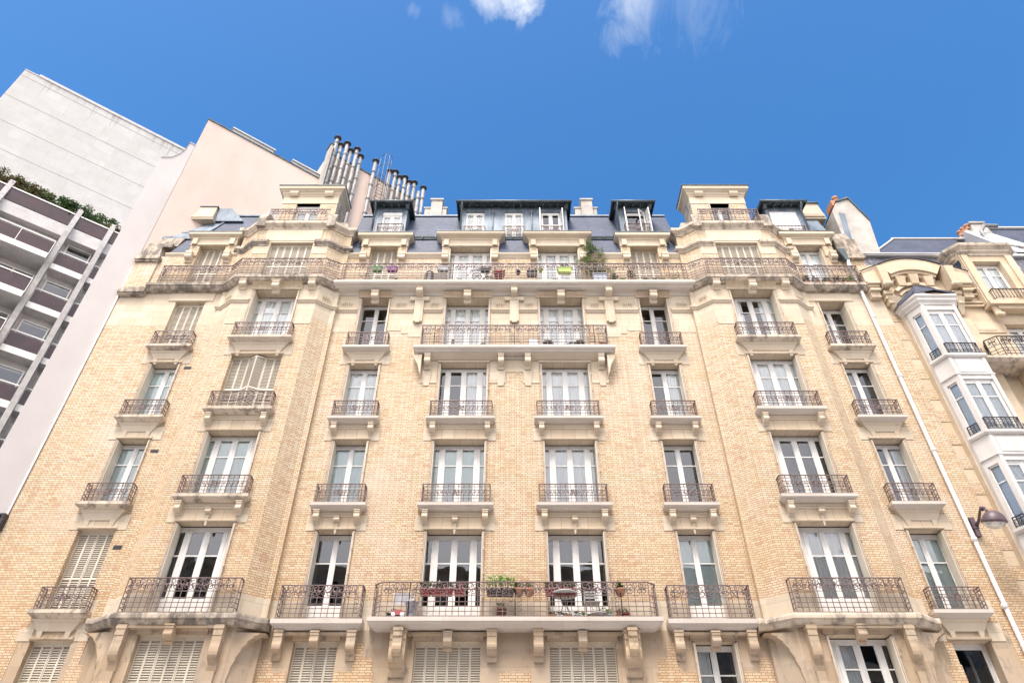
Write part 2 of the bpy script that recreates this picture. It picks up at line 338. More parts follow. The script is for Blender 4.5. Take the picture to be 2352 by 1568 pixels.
M = dict(
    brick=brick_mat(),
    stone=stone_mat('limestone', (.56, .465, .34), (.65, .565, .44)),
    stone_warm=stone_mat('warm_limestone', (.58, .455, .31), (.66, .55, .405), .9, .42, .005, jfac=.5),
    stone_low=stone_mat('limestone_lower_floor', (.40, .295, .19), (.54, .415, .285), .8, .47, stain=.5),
    trim=stone_mat('limestone_trim', (.575, .475, .35), (.645, .55, .425), 1.1, 3, .003, jfac=.5),
    slab=stone_mat('slab_stone', (.55, .49, .425), (.62, .565, .50), 1.3, 3, .004, jfac=.4),
    stained=stone_mat('weathered_stone', (.60, .50, .38), (.68, .58, .46), 1.1, 3, .004, stain=1, jfac=.4),
    stained2=stone_mat('lichen_stone', (.52, .43, .33), (.58, .5, .4), 1.1, 3, .004, stain=1.7, jfac=.4),
    dimple=stone_mat('voussoir_stone', (.575, .46, .325), (.665, .56, .42), .40, 4, .010),
    slate=slate_mat('slate', (.024, .036, .070), (.052, .070, .118)),
    slate2=slate_mat('old_slate', (.06, .06, .075), (.12, .125, .15), 1),
    slate3=slate_mat('dark_slate', (.030, .036, .060), (.060, .070, .105)),
    zinc=noisy('zinc', (.10, .13, .165), (.20, .24, .285), 3, .55, .3, (1, 1, .35), bump=.12, fs=5),
    gutter=noisy('gutter_metal', (.055, .075, .08), (.13, .15, .155), 4, .5, .4),
    white=noisy('white_paint', (.70, .685, .65), (.77, .755, .72), 4, .4, bump=0),
    cream=noisy('cream_oriel_paint', (.52, .485, .445), (.66, .63, .585), 1.3, .5, 0, (1, 1, .35), bump=.05),
    shutback=mat('shutter_gap', .9, (.34, .28, .21)),
    shutter=noisy('cream_shutter_paint', (.60, .535, .42), (.68, .62, .51), 2, .55, bump=0),
    shutedge=noisy('shutter_rust_edge', (.30, .19, .14), (.50, .38, .30), 5, .6, bump=0),
    iron=noisy('painted_iron', (.135, .095, .088), (.215, .155, .145), 6, .5, .1, bump=0),
    ironblack=noisy('black_iron', (.03, .028, .032), (.06, .05, .055), 6, .45, .2, bump=0),
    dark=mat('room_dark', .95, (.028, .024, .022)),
    glass=glass_mat('window_glass', (.97, .99, .98), .07),
    glassb=glass_mat('glass_reflective', (.92, .95, .96), .07),
    tablegrey=noisy('weathered_table_paint', (.30, .29, .28), (.42, .41, .39), 6, .5, bump=0),
    curtain=noisy('white_curtain', (.80, .81, .80), (.90, .90, .89), 3, .9, 0, (14, 14, .4), bump=0),
    curteal=noisy('pale_teal_blind', (.60, .71, .68), (.70, .78, .75), 2, .9, 0, (3, 3, .6), bump=0),
    curbrown=noisy('taupe_curtain', (.22, .19, .17), (.33, .30, .27), 3, .9, 0, (16, 16, .4), bump=0),
    wall_white=stone_mat('white_cladding', (.60, .59, .58), (.655, .645, .635), 1.9, .62, .012, jcol=(.42, .41, .42), jfac=.5),
    tower=stone_mat('tower_cladding', (.51, .50, .48), (.56, .55, .53), 1.15, .79, .010, jcol=(.36, .35, .35), jfac=.6, streak=44.9),
    render_gray=noisy('grey_white_render', (.52, .48, .455), (.58, .54, .515), .5, .9, stretch=(1, 1, .6)),
    concrete=noisy('pale_concrete', (.46, .44, .425), (.57, .55, .54), 2.2, .85),
    fin=noisy('grey_concrete', (.34, .33, .32), (.46, .44, .43), 4, .85),
    pink=noisy('pink_render', (.59, .465, .395), (.64, .52, .45), .45, .9, stretch=(1, 1, .5), lo=.4, hi=.6),
    plaster=noisy('old_plaster', (.33, .30, .265), (.48, .45, .41), 1.2, .9, lo=.3, hi=.6),
    burg=noisy('burgundy_glass_panel', (.026, .011, .015), (.05, .02, .027), 1.5, .25, bump=0),
    terra=noisy('terracotta', (.40, .17, .09), (.50, .25, .15), 8, .8),
    pipe=noisy('grey_flue', (.15, .148, .145), (.36, .35, .34), 3, .6, .2, (4, 4, 1)),
    pvc=noisy('white_downpipe', (.72, .69, .66), (.82, .80, .77), 3, .5),
    leaf=leaf_mat('leaf_green', (.035, .085, .018), (.11, .19, .045)),
    leaf2=leaf_mat('leaf_bright', (.10, .26, .03), (.20, .42, .07)),
    leafd=leaf_mat('leaf_dark', (.02, .045, .015), (.05, .09, .028)),
    leafr=leaf_mat('leaf_russet', (.12, .055, .03), (.16, .12, .04)),
    oleaf=leaf_mat('leaf_olive', (.13, .17, .055), (.26, .30, .11)),
    bark=noisy('bark', (.12, .08, .05), (.2, .14, .09), 20, .9),
)
for k, c, r in [('red', (.22, .022, .02), .4), ('green', (.05, .16, .03), .5), ('purple', (.17, .035, .17), .5), ('black', (.025, .025, .028), .5), ('grey', (.34, .35, .37), .6),
                ('brown', (.13, .06, .04), .7), ('blue', (.42, .48, .58), .5), ('lime', (.30, .42, .08), .5), ('whitep', (.75, .75, .74), .45), ('orange', (.7, .25, .04), .5),
                ('yellow', (.8, .6, .05), .5), ('pinkf', (.6, .04, .16), .6), ('whitef', (.8, .76, .74), .6), ('wicker', (.30, .27, .25), .8), ('lampmetal', (.085, .055, .065), .45), ('asphalt', (.05, .05, .052), .9)]:
    M[k] = noisy('paint_' + k if k not in ('asphalt',) else k, c, tuple(x * 1.25 for x in c), 6, r, bump=.05)
# ------------------------------------------------------------ the ground
def struct(name, mb, m):
    o = mb.build(name, m); o['kind'] = 'structure'; return o
g = MB(); g.box(-400, 400, -400, 400, -.6, -.02); struct('ground', g, M['asphalt'])
g = MB(); g.box(-80, 80, -17.2, -3.2, -.02, .0); struct('road', g, M['concrete'])
g = MB(); g.box(-80, 80, -3.2, .6, -.02, .14); g.box(-80, 80, -24, -17.2, -.02, .14); struct('pavement', g, M['concrete'])

# ------------------------------------------------------------ shared makers for facades
def panel(mb, p0, p1, z0, z1, holes=(), depth=.32, m=0, mr=0, msof=1):
    """vertical wall from p0 to p1 (plan), openings (u0,u1,za,zb) measured along it from p0, with reveals going in"""
    a = Vector((*p0, 0)); b = Vector((*p1, 0)); L_ = (b - a).length; t = (b - a) / L_; inn = Vector((-t.y, t.x, 0))
    us = sorted({0, L_, *[h[0] for h in holes], *[h[1] for h in holes]}); zs = sorted({z0, z1, *[h[2] for h in holes], *[h[3] for h in holes]})
    us = [u for u in us if -1e-6 <= u <= L_ + 1e-6]; zs = [z for z in zs if z0 - 1e-6 <= z <= z1 + 1e-6]
    P = lambda u, z, q=0: a + t * u + inn * q + Vector((0, 0, z))
    for i in range(len(us) - 1):
        for j in range(len(zs) - 1):
            uc, zc = (us[i] + us[i + 1]) / 2, (zs[j] + zs[j + 1]) / 2
            if any(h[0] < uc < h[1] and h[2] < zc < h[3] for h in holes): continue
            mb.quad(P(us[i], zs[j]), P(us[i + 1], zs[j]), P(us[i + 1], zs[j + 1]), P(us[i], zs[j + 1]), m)
    for h in holes:
        u0, u1, za, zb = h[:4]; q = h[4] if len(h) > 4 else depth; tb = h[5] if len(h) > 5 else (1, 1)
        mb.quad(P(u0, za), P(u0, za, q), P(u0, zb, q), P(u0, zb), mr); mb.quad(P(u1, za, q), P(u1, za), P(u1, zb), P(u1, zb, q), mr)
        if tb[0]: mb.quad(P(u0, zb, q), P(u1, zb, q), P(u1, zb), P(u0, zb), msof)
        if tb[1]: mb.quad(P(u0, za), P(u1, za), P(u1, za, q), P(u0, za, q), msof)
def obox(mb, pa, pb, th, z0, z1, m=0, o=0.0):
    a = Vector((*pa, 0)); b = Vector((*pb, 0)); t = (b - a).normalized(); n = Vector((t.y, -t.x, 0))
    q = [a + n * (o), b + n * (o), b + n * (o - th), a + n * (o - th)]
    mb.add([(p.x, p.y, z0) for p in q] + [(p.x, p.y, z1) for p in q], [(0, 3, 2, 1), (4, 5, 6, 7), (0, 1, 5, 4), (1, 2, 6, 5), (2, 3, 7, 6), (3, 0, 4, 7)], m)
def leaf(mb, pa, pb, z0, z1, pitch=.062, split=True, slats=True):
    a = Vector(pa); b = Vector(pb); L_ = (b - a).length; t = (b - a) / L_; n = Vector((t.y, -t.x)); st = min(.028, L_ * .14)
    A = lambda u: tuple(a + t * u)
    obox(mb, A(0.004), A(st), .03, z0, z1); obox(mb, A(L_ - st), A(L_ - .004), .03, z0, z1)
    mid = z0 + (z1 - z0) * .42
    obox(mb, A(st), A(L_ - st), .028, z0, z0 + .07); obox(mb, A(st), A(L_ - st), .028, z1 - .06, z1)
    if split: obox(mb, A(st), A(L_ - st), .028, mid - .03, mid + .03)
    obox(mb, A(st), A(L_ - st), .003, z0 + .05, z1 - .05, 1, o=-.03)
    if slats:
        z = z0 + .09
        while z < z1 - .09:
            if not (split and abs(z + .02 - mid) < .05):
                p, q = a + t * st, a + t * (L_ - st)
                i0, i1 = n * -.004, n * -.027
                mb.quad((p.x + i0.x, p.y + i0.y, z), (q.x + i0.x, q.y + i0.y, z), (q.x + i1.x, q.y + i1.y, z + pitch * .62), (p.x + i1.x, p.y + i1.y, z + pitch * .62))
                mb.quad((p.x + i0.x, p.y + i0.y, z), (q.x + i0.x, q.y + i0.y, z), (q.x + i0.x, q.y + i0.y, z + .022), (p.x + i0.x, p.y + i0.y, z + .022))
            z += pitch
def closed_shutter(parent, cx, y, z0, z1, hw, n, bulge=0, name='shutter'):
    mb = MB(); w_ = 2 * hw / n
    for i in range(n):
        x0, x1 = cx - hw + i * w_, cx - hw + (i + 1) * w_; ya = yb = y
        if bulge:
            h = [0, 0, .02, .20, .03, .0, 0][:n + 1] if n == 6 else [0] * (n + 1); ya, yb = y - h[i] * bulge, y - h[i + 1] * bulge
        else:
            e = .012 if i % 2 else 0; ya, yb = y - e, y - e
        leaf(mb, (x0, ya), (x1, yb), z0, z1)
    mb.box(cx - hw, cx + hw, y - .01, y + .05, z1, z1 + .05)
    return mb.build(name, [M['shutter'], M['shutback']], parent)
FS = {}
def folded_shutters(parent, cx, y, z0, z1, hw, proj=.30, y1=None):
    """persiennes folded back against both reveals: leaves standing at right angles to the wall"""
    for sx in (-1, 1):
        mb = MB(); xe = cx + sx * hw
        for k in range(3):
            xx = xe - sx * (.010 + k * .017)
            y0 = y - .05 + k * .012; y1 = y + proj - .02
            if k == 2 :
                pa, pb = ((xx, y1), (xx, y0)) if sx < 0 else ((xx, y0), (xx, y1))
                leaf(mb, pa, pb, z0 + .02, z1 - .03, .075)
            else: mb.box(xx - .006, xx + .006, y0, y1, z0 + .02, z1 - .03, 0)
            mb.box(xx - .007, xx + .007, y0 - .012, y0, z0 + .02, z1 - .03, 2 if k != 1 else 0)
        for zz in (.25, .5, .78):
            mb.tube([(xe - sx * .004, y - .055, z0 + (z1 - z0) * zz - .05), (xe - sx * .004, y - .055, z0 + (z1 - z0) * zz + .05)], .016, 5, 2)
        mb.build('folded_shutter', [M['shutter'], M['shutter'], M['shutedge']], parent)
def curtain_obj(parent, x0, x1, y, z0, z1, m, wav=.02, folds=9):
    mb = MB(); n = max(4, int((x1 - x0) / .035)); ph = (x0 * 7.3 + z0) % 6
    for i in range(n):
        xa, xb = x0 + (x1 - x0) * i / n, x0 + (x1 - x0) * (i + 1) / n
        f = lambda x: y + wav * sin((x - x0) / (x1 - x0) * folds * 6.28 + ph) + wav * .5 * sin((x - x0) * 61 + ph)
        mb.quad((xa, f(xa), z0), (xb, f(xb), z0), (xb, f(xb), z1), (xa, f(xa), z1))
    for i in range(len(mb.sm)): mb.sm[i] = True
    return mb.build('curtain', m, parent)
def window(parent, cx, y, z0, z1, hw, kind=2, cur='white', bot=.12, bar=.62, glass='glass', name='window', span=None, door=0, curtop=0):
    """French window: kind 2 = two leaves, 4 = two leaves between narrow side lights"""
    f = MB(); F = .055
    f.box(cx - hw, cx - hw + F, y, y + .07, z0, z1); f.box(cx + hw - F, cx + hw, y, y + .07, z0, z1)
    f.box(cx - hw + F, cx + hw - F, y, y + .07, z1 - .085, z1); f.box(cx - hw + F, cx + hw - F, y, y + .07, z0, z0 + .05)
    z1 -= .085; z0 += .05
    if kind == 4:
        s = .20 * hw; mu = .185 * hw
        lights = [(cx - hw + F, cx - hw + F + s), (cx - hw + F + s + mu, cx - .075 * hw), (cx + .075 * hw, cx + hw - F - s - mu), (cx + hw - F - s, cx + hw - F)]
        posts = [(cx - hw + F + s, cx - hw + F + s + mu), (cx - .075 * hw, cx + .075 * hw), (cx + hw - F - s - mu, cx + hw - F - s)]
    elif kind == 2:
        lights = [(cx - hw + F, cx - .055), (cx + .055, cx + hw - F)]; posts = [(cx - .055, cx + .055)]
    else: lights = [(cx - hw + F, cx + hw - F)]; posts = []
    for a, b in posts:
        f.box(a, b, y - .005, y + .06, z0, z1)
        f.box((a + b) / 2 - .012, (a + b) / 2 + .012, y - .02, y - .005, z0, z1)
    p = MB()
    for i, (a, b) in enumerate(lights):
        lf = .028 if (kind == 2 or i in (1, 2)) else .012
        f.box(a, a + lf, y + .008, y + .055, z0, z1); f.box(b - lf, b, y + .008, y + .055, z0, z1)
        f.box(a + lf, b - lf, y + .008, y + .055, z1 - .06, z1); f.box(a + lf, b - lf, y + .008, y + .055, z0, z0 + bot)
        if bar: f.box(a + lf, b - lf, y + .012, y + .05, z1 - bar - .018, z1 - bar + .018)
        if door: f.box(a + lf + .04, b - lf - .04, y - .004, y + .008, z0 + .05, z0 + bot - .07)
        p.quad((a + lf, y + .03, z0 + bot), (b - lf, y + .03, z0 + bot), (b - lf, y + .03, z1 - .06), (a + lf, y + .03, z1 - .06))
    o = f.build(name, M['white'], parent)
    p.build('pane', M[glass], o)
    if cur:
        m = {'white': 'curtain', 'teal': 'curteal', 'brown': 'curbrown'}[cur.split('_')[0]]
        x0, x1 = lights[0][0], lights[-1][1]
        if cur.endswith('_right'): x0 = cx + .1
        if cur.endswith('_left'): x1 = cx - .1
        if cur.endswith('_sides'):
            w_ = (x1 - x0) * .3; curtain_obj(o, x0, x0 + w_, y + .075, z0, z1 - curtop, M[m], .02, 3); curtain_obj(o, x1 - w_, x1, y + .075, z0, z1 - curtop, M[m], .02, 3)
        else: curtain_obj(o, x0, x1, y + .075, z0, z1 - curtop, M[m], .004 if m == 'curteal' else .018, 3 if m == 'curteal' else 8)
    return o
# wrought iron
def curl(mb, cx, y, cz, r, a0, turns, dirn=1, th=.0065, n=11, t=None, m=0):
    t = t or Vector((1, 0)); pts = []
    for i in range(n + 1):
        f = i / n; a = a0 + dirn * turns * 6.28 * f; rr = r * (1 - .72 * f); pts.append((cx + t.x * cos(a) * rr, y + t.y * cos(a) * rr, cz + sin(a) * rr))
    mb.tube(pts, th, 3, m, False)
def rail_mesh(path, h, style, name='railing', metal='iron'):
    mb = MB(); orn = MB(); k = len(path); segs = []
    hz = {'low': [.03, .14, .25, .42, .54], 'high': [.035, .16, .29, .42, .60], 'tiny': [.03, .36]}[style]
    hz = [z * h / {'low': .64, 'high': .97, 'tiny': .45}[style] for z in hz]
    for i in range(k - 1):
        a, b = Vector(path[i]), Vector(path[i + 1]); Ls = (b - a).length; t = (b - a) / Ls; ang = math.atan2(t.y, t.x)
        obox(mb, path[i], path[i + 1], .045, h - .022, h, 0, o=.0225)
        for z in hz: mb.tube([(a.x, a.y, z), (b.x, b.y, z)], .0115, 4, 0, False)
        sp = .155 if style == 'low' else (.175 if style == 'high' else .13); n = max(1, round(Ls / sp))
        for j in range(n + 1):
            if j == 0 and i > 0: continue
            p = a + t * (Ls * j / n); mb.tube([(p.x, p.y, -.01 if j in (0, n) else hz[0]), (p.x, p.y, h - .01)], .016 if j in (0, n) else .0115, 4, 0, False)
        if style == 'low' and Ls > .8:
            c = (a + b) / 2; zc = (hz[2] + hz[3]) / 2
            for q in range(8):
                an = q * pi / 4 + .39; curl(orn, c.x + t.x * .075 * cos(an), c.y - .012, zc + .075 * sin(an), .058, an + 2.0, .8, 1 if q % 2 else -1, .012, 7, t)
            for q in range(5):
                an = q * 2 * pi / 5 + .3; orn.tube([(c.x, c.y - .015, zc), (c.x + t.x * .12 * cos(an), c.y - .02, zc + .12 * sin(an))], [.02, .006], 4, 0)
            s = .17
            while s < Ls / 2 - .07:
                for sg in (-1, 1):
                    for vv in (-1, 1): curl(orn, c.x + t.x * sg * (s + .02 * vv), c.y - .01, zc + vv * .03, .055, 1.57 * vv, 1.0, sg * vv, .0105, 8, t)
                    orn.tube([(c.x + sg * t.x * (s - .04), c.y - .012, zc), (c.x + sg * t.x * (s + .05), c.y - .014, zc + .035)], [.016, .004], 4, 0)
                s += .135
            for j in range(1, n, 2):
                p = a + t * (Ls * (j + .0) / n)
                for zz in (hz[4] + .035, hz[1] - .035): orn.tube([(p.x, p.y, zz - .03), (p.x, p.y - .004, zz), (p.x, p.y, zz + .03)], [.003, .021, .003], 4, 0)
        if style == 'high' and Ls > .3:
            s = .12; q = 0; zc = (hz[4] + h) / 2
            while s < Ls - .08:
                p = a + t * s
                for vv in (-1, 1): curl(orn, p.x + t.x * .02 * vv, p.y - .012, zc + vv * .07, .088, 1.57 * vv + q, 1.1, vv if q % 2 else -vv, .013, 9, t)
                for e in range(3):
                    an = e * 2.1 + q * 1.3; orn.tube([(p.x, p.y - .014, zc - .02), (p.x + t.x * .075 * cos(an), p.y - .016, zc - .02 + .075 * sin(an))], [.026, .007], 4, 0)
                s += .138; q += 1
            for j in range(1, n):
                p = a + t * (Ls * j / n)
                if j % 2: orn.tube([(p.x, p.y, hz[1] - .05), (p.x, p.y - .004, hz[1] - .015), (p.x, p.y, hz[1] + .02)], [.003, .023, .003], 4, 0)
                else: orn.tube([(p.x, p.y, hz[4] - .045), (p.x, p.y - .004, hz[4] - .01), (p.x, p.y, hz[4] + .02)], [.003, .020, .003], 4, 0)
            ends = [.11, Ls - .11] if 1.5 < Ls < 6 else []
            for s in ends:
                p = a + t * s
                for e in range(5):
                    zc2 = .22 + e * .12; curl(orn, p.x, p.y - .01, zc2, .075, e * 1.2, 1, 1 if e % 2 else -1, .009, 8, t)
        if style == 'tiny':
            s = .08
            while s < Ls - .05:
                p = a + t * s; zc = .2
                for vv in (-1, 1): curl(orn, p.x, p.y - .008, zc + vv * .07, .062, 1.57 * vv, 1, vv, .0085, 8, t)
                s += .125
    mb.add(orn.v, orn.f)
    return mb.build(name, M[metal], None, shift=False)
RC = {}
def rail(parent, path, loc, h, style, name='railing', metal='iron'):
    key = (tuple(map(tuple, path)), h, style, metal)
    if key in RC: return dup(RC[key], parent, loc)
    o = rail_mesh(path, h, style, name, metal); o.parent = parent
    o.location = Vector(loc) - (world_loc(parent) if parent else Vector((0, 0, 0))); RC[key] = o; return o
def box_path(hw, dep): return [(-hw, 0), (-hw, -dep), (hw, -dep), (hw, 0)]
def console_prof(yw, zt, pr, h):
    p = [(yw + .02, zt), (yw - pr, zt), (yw - pr, zt - .24 * h), (yw - pr * .93, zt - .26 * h), (yw - pr * .93, zt - .42 * h)]
    for i in range(1, 7):
        a = i / 6 * 1.57; p.append((yw - pr * (.93 * cos(a) + .42 * sin(a)), zt - h * (.42 + .36 * sin(a))))
    p += [(yw - pr * .30, zt - h * .82), (yw - pr * .30, zt - h * .9), (yw - pr * .18, zt - h), (yw + .02, zt - h)]
    return p
def console(parent, cx, yw, zt, pr, h, w_, m='trim', name='console'):
    mb = MB(); mb.prism(console_prof(yw, zt, pr, h), cx - w_ / 2, cx + w_ / 2)
    mb.box(cx - w_ / 2 - .015, cx + w_ / 2 + .015, yw - pr - .015, yw + .02, zt - .10 * h, zt - .002 - .03 * h)
    return mb.build(name, M[m], parent)
def slab_prof(out, z, th=.30, inn=.3):
    """moulded balcony slab, top at z"""
    return [(-inn, z), (out, z), (out, z - th * .48), (out - .025, z - th * .52), (out - .03, z - th * .62), (out - .07, z - th * .70), (out - .12, z - th * .92), (out - .17, z - th), (-inn, z - th)]
def small_slab(parent, cx, yw, z, hw, out, style, m='slab', key=False):
    mb = MB(); pa = [(cx - hw + out, yw), (cx - hw + out, yw - .001), (cx + hw - out, yw - .001), (cx + hw - out, yw)]
    mb.sweep([(cx - hw + out, yw + .05), (cx - hw + out, yw), (cx + hw - out, yw), (cx + hw - out, yw + .05)], slab_prof(out, z, .20, .04))
    mb.build('balcony_slab', M[m], parent)
    if style == 'trap':
        t = MB(); t.taper((cx - hw + .12, cx + hw - .12, yw - out + .16, yw + .02, z - .20), (cx - hw + .20, cx + hw - .20, yw - out + .20, yw + .02, z - .28))
        t.taper((cx - hw + .20, cx + hw - .20, yw - out + .21, yw + .02, z - .28), (cx - hw + .33, cx + hw - .33, yw - .05, yw + .02, z - .50))
        for s in (-1, 1): t.taper((cx + s * (hw - .42) - .08, cx + s * (hw - .42) + .08, yw - .065, yw + .02, z - .50), (cx + s * (hw - .44) - .05, cx + s * (hw - .44) + .05, yw - .035, yw + .02, z - .72))
        t.build('sill_corbel', M['trim'], parent)
    else:
        for s in (-1, 1): console(parent, cx + s * (hw - .24), yw, z - .20, out * .84, .40, .17)
        t = MB(); t.box(cx - hw + .28, cx + hw - .28, yw - .075, yw + .02, z - .29, z - .202); t.box(cx - hw + .28, cx + hw - .28, yw - .05, yw + .02, z - .36, z - .29); t.build('sill_band', M['trim'], parent)
        if key:
            console(parent, cx, yw, z - .36, .16, .22, .17); t = MB(); t.taper((cx - .06, cx + .06, yw - .07, yw, z - .57), (cx - .02, cx + .02, yw - .04, yw, z - .90)); t.build('keystone', M['trim'], parent)
def lintel(parent, cx, yw, z, hw, ztop, ear=.30, earh=.46, depth=.30, m='stone'):
    mb = MB(); mb.box(cx - hw - .02, cx + hw + .02, yw - .022, yw + .02, z + .05, ztop)
    for s in (-1, 1):
        a, b = sorted((cx + s * (hw + .022), cx + s * (hw + ear))); er = MB(); er.box(a, b, yw - .018, yw + .02, z - .02, z + earh); er.build('lintel_block', M['stone'], parent)
    mb.prism([(yw + .01, z), (yw - .05, z), (yw - .065, z + .02), (yw - .065, z + .055), (yw - .03, z + .075), (yw + .01, z + .075)], cx - hw - .03, cx + hw + .03)
    mb.build('lintel', M[m], parent)
# ------------------------------------------------------------ the long yellow brick apartment building
B = thing('apartment_building', 'long yellow brick apartment building with two projecting bays and a slate mansard roof', 'building', (0, .5, 0))
YO, YP, YB = -.06, -.16, -.55
XL, XR = -15.33, 14.25
BX = 9.05
Z3, Z4, Z5, Z6, Z7 = 8.2, 11.69, 14.85, 17.93, 21.05
LZ = {2: 7.72, 3: 10.92, 4: 14.08, 5: 17.27, 6: 20.55}
COLS = dict(A=(-12.47, .56, YO, 2), B=(-BX, .89, YB, 4), C=(-5.37, .60, 0, 2), D=(-1.807, .90, 0, 4), E=(1.807, .90, 0, 4), F=(5.37, .60, 0, 2), G=(BX, .89, YB, 4), H=(12.21, .57, YO, 2))
def bay_pts(cx, s=1): return [(cx - 2.26, YP), (cx - 2.09, YP), (cx - 1.58, YB), (cx + 1.58, YB), (cx + 2.09, YP), (cx + 2.26, YP)]
DEP = {2: .32, 3: .32, 4: .32, 5: .32, 6: .46}
def fl(level): return {2: 5.3, 3: Z3 + .02, 4: Z4, 5: Z5, 6: Z6}[level]
def zl(c, level):
    z = LZ[level]
    if level == 6 and c in 'AH': z = 20.28
    if level == 6 and c in 'BG': z = 20.47
    if level == 5 and c in 'DE': z = 17.33
    return z
def fz(c, level):
    if c in 'DE' and level == 6: return 17.82
    if c in 'AH' and level == 3: return 8.45
    return fl(level)
def holes(cs, x0, levels=(3, 4, 5, 6)):
    return [(COLS[c][0] - COLS[c][1] - x0, COLS[c][0] + COLS[c][1] - x0, fz(c, l), zl(c, l), DEP[l]) for c in cs for l in levels]
wall = MB()
def walls(z0, z1, levels, m, msof=1, mr=0):
    def pn(a, b, cs=''): panel(wall, a, b, z0, z1, holes(cs, a[0], levels) if cs else (), m=m, mr=mr, msof=msof)
    l, r = bay_pts(-BX), bay_pts(BX)
    pn((XL, YO), (l[0][0], YO), 'A'); pn((l[0][0], YO), l[0]); pn(l[0], l[1]); pn(l[1], l[2]); pn(l[2], l[3], 'B'); pn(l[3], l[4]); pn(l[4], l[5]); pn(l[5], (l[5][0], 0))
    pn((l[5][0], 0), (r[0][0], 0), 'CDEF')
    pn((r[0][0], 0), r[0]); pn(r[0], r[1]); pn(r[1], r[2]); pn(r[2], r[3], 'G'); pn(r[3], r[4]); pn(r[4], r[5]); pn(r[5], (r[5][0], YO)); pn((r[5][0], YO), (XR, YO), 'H')
_h = holes
def holes(cs, x0, levels):
    out = []
    for (a, b, c, d, q) in _h(cs, x0, levels):
        c2, d2 = max(c, ZR[0]), min(d, ZR[1])
        if d2 > c2: out.append((a, b, c2, d2, q, (d2 == d, c2 == c)))
    return out
ALL = (2, 3, 4, 5, 6)
for zr, mi in (((5.0, 8.0), 2), ((8.0, 8.80), 3), ((8.80, 19.05), 0), ((19.05, 21.0), 3)):
    ZR = zr; walls(zr[0], zr[1], ALL, mi, 1, 0 if mi in (0,) else mi)
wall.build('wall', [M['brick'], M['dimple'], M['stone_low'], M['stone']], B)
# corner and top stone courses that interrupt the brick
st = MB()
def patch(x0, x1, z0, z1, y, th=.014): st.box(x0, x1, y - th, y + .03, z0, z1)
for s in (-1, 1):
    patch(*sorted((s * 3.05, s * 4.2)), 18.72, 19.05, 0); patch(*sorted((s * 3.35, s * 3.95)), 18.55, 18.72, 0)
    patch(*sorted((s * 6.15, s * 6.79)), 18.78, 19.05, 0)
    patch(*sorted((s * 4.25, s * 4.75)), 18.85, 19.05, 0)
    for a, b in ((-1.58, -1.0), (1.0, 1.58)): patch(s * BX + a, s * BX + b, 18.72, 19.05, YB)
# stone around level 5 under the long balcony
for cx in (-1.807, 1.807):
    for a, b, z0, z1 in ((-1.62, -.92, 16.9, 17.5), (-1.5, -.92, 16.42, 16.9), (.92, 1.52, 16.42, 16.9), (.92, 1.62, 16.9, 17.5)):
        x0, x1 = cx + a, cx + b
        if cx < 0 and a > 0: x1 = min(x1, -.3)
        if cx > 0 and a < 0: x0 = max(x0, .3)
        patch(x0, x1, z0, z1, 0, .02)
patch(-.3, .3, 16.9, 17.5, 0, .02)
build_split(st, 'stone_course', M['stone'], B)
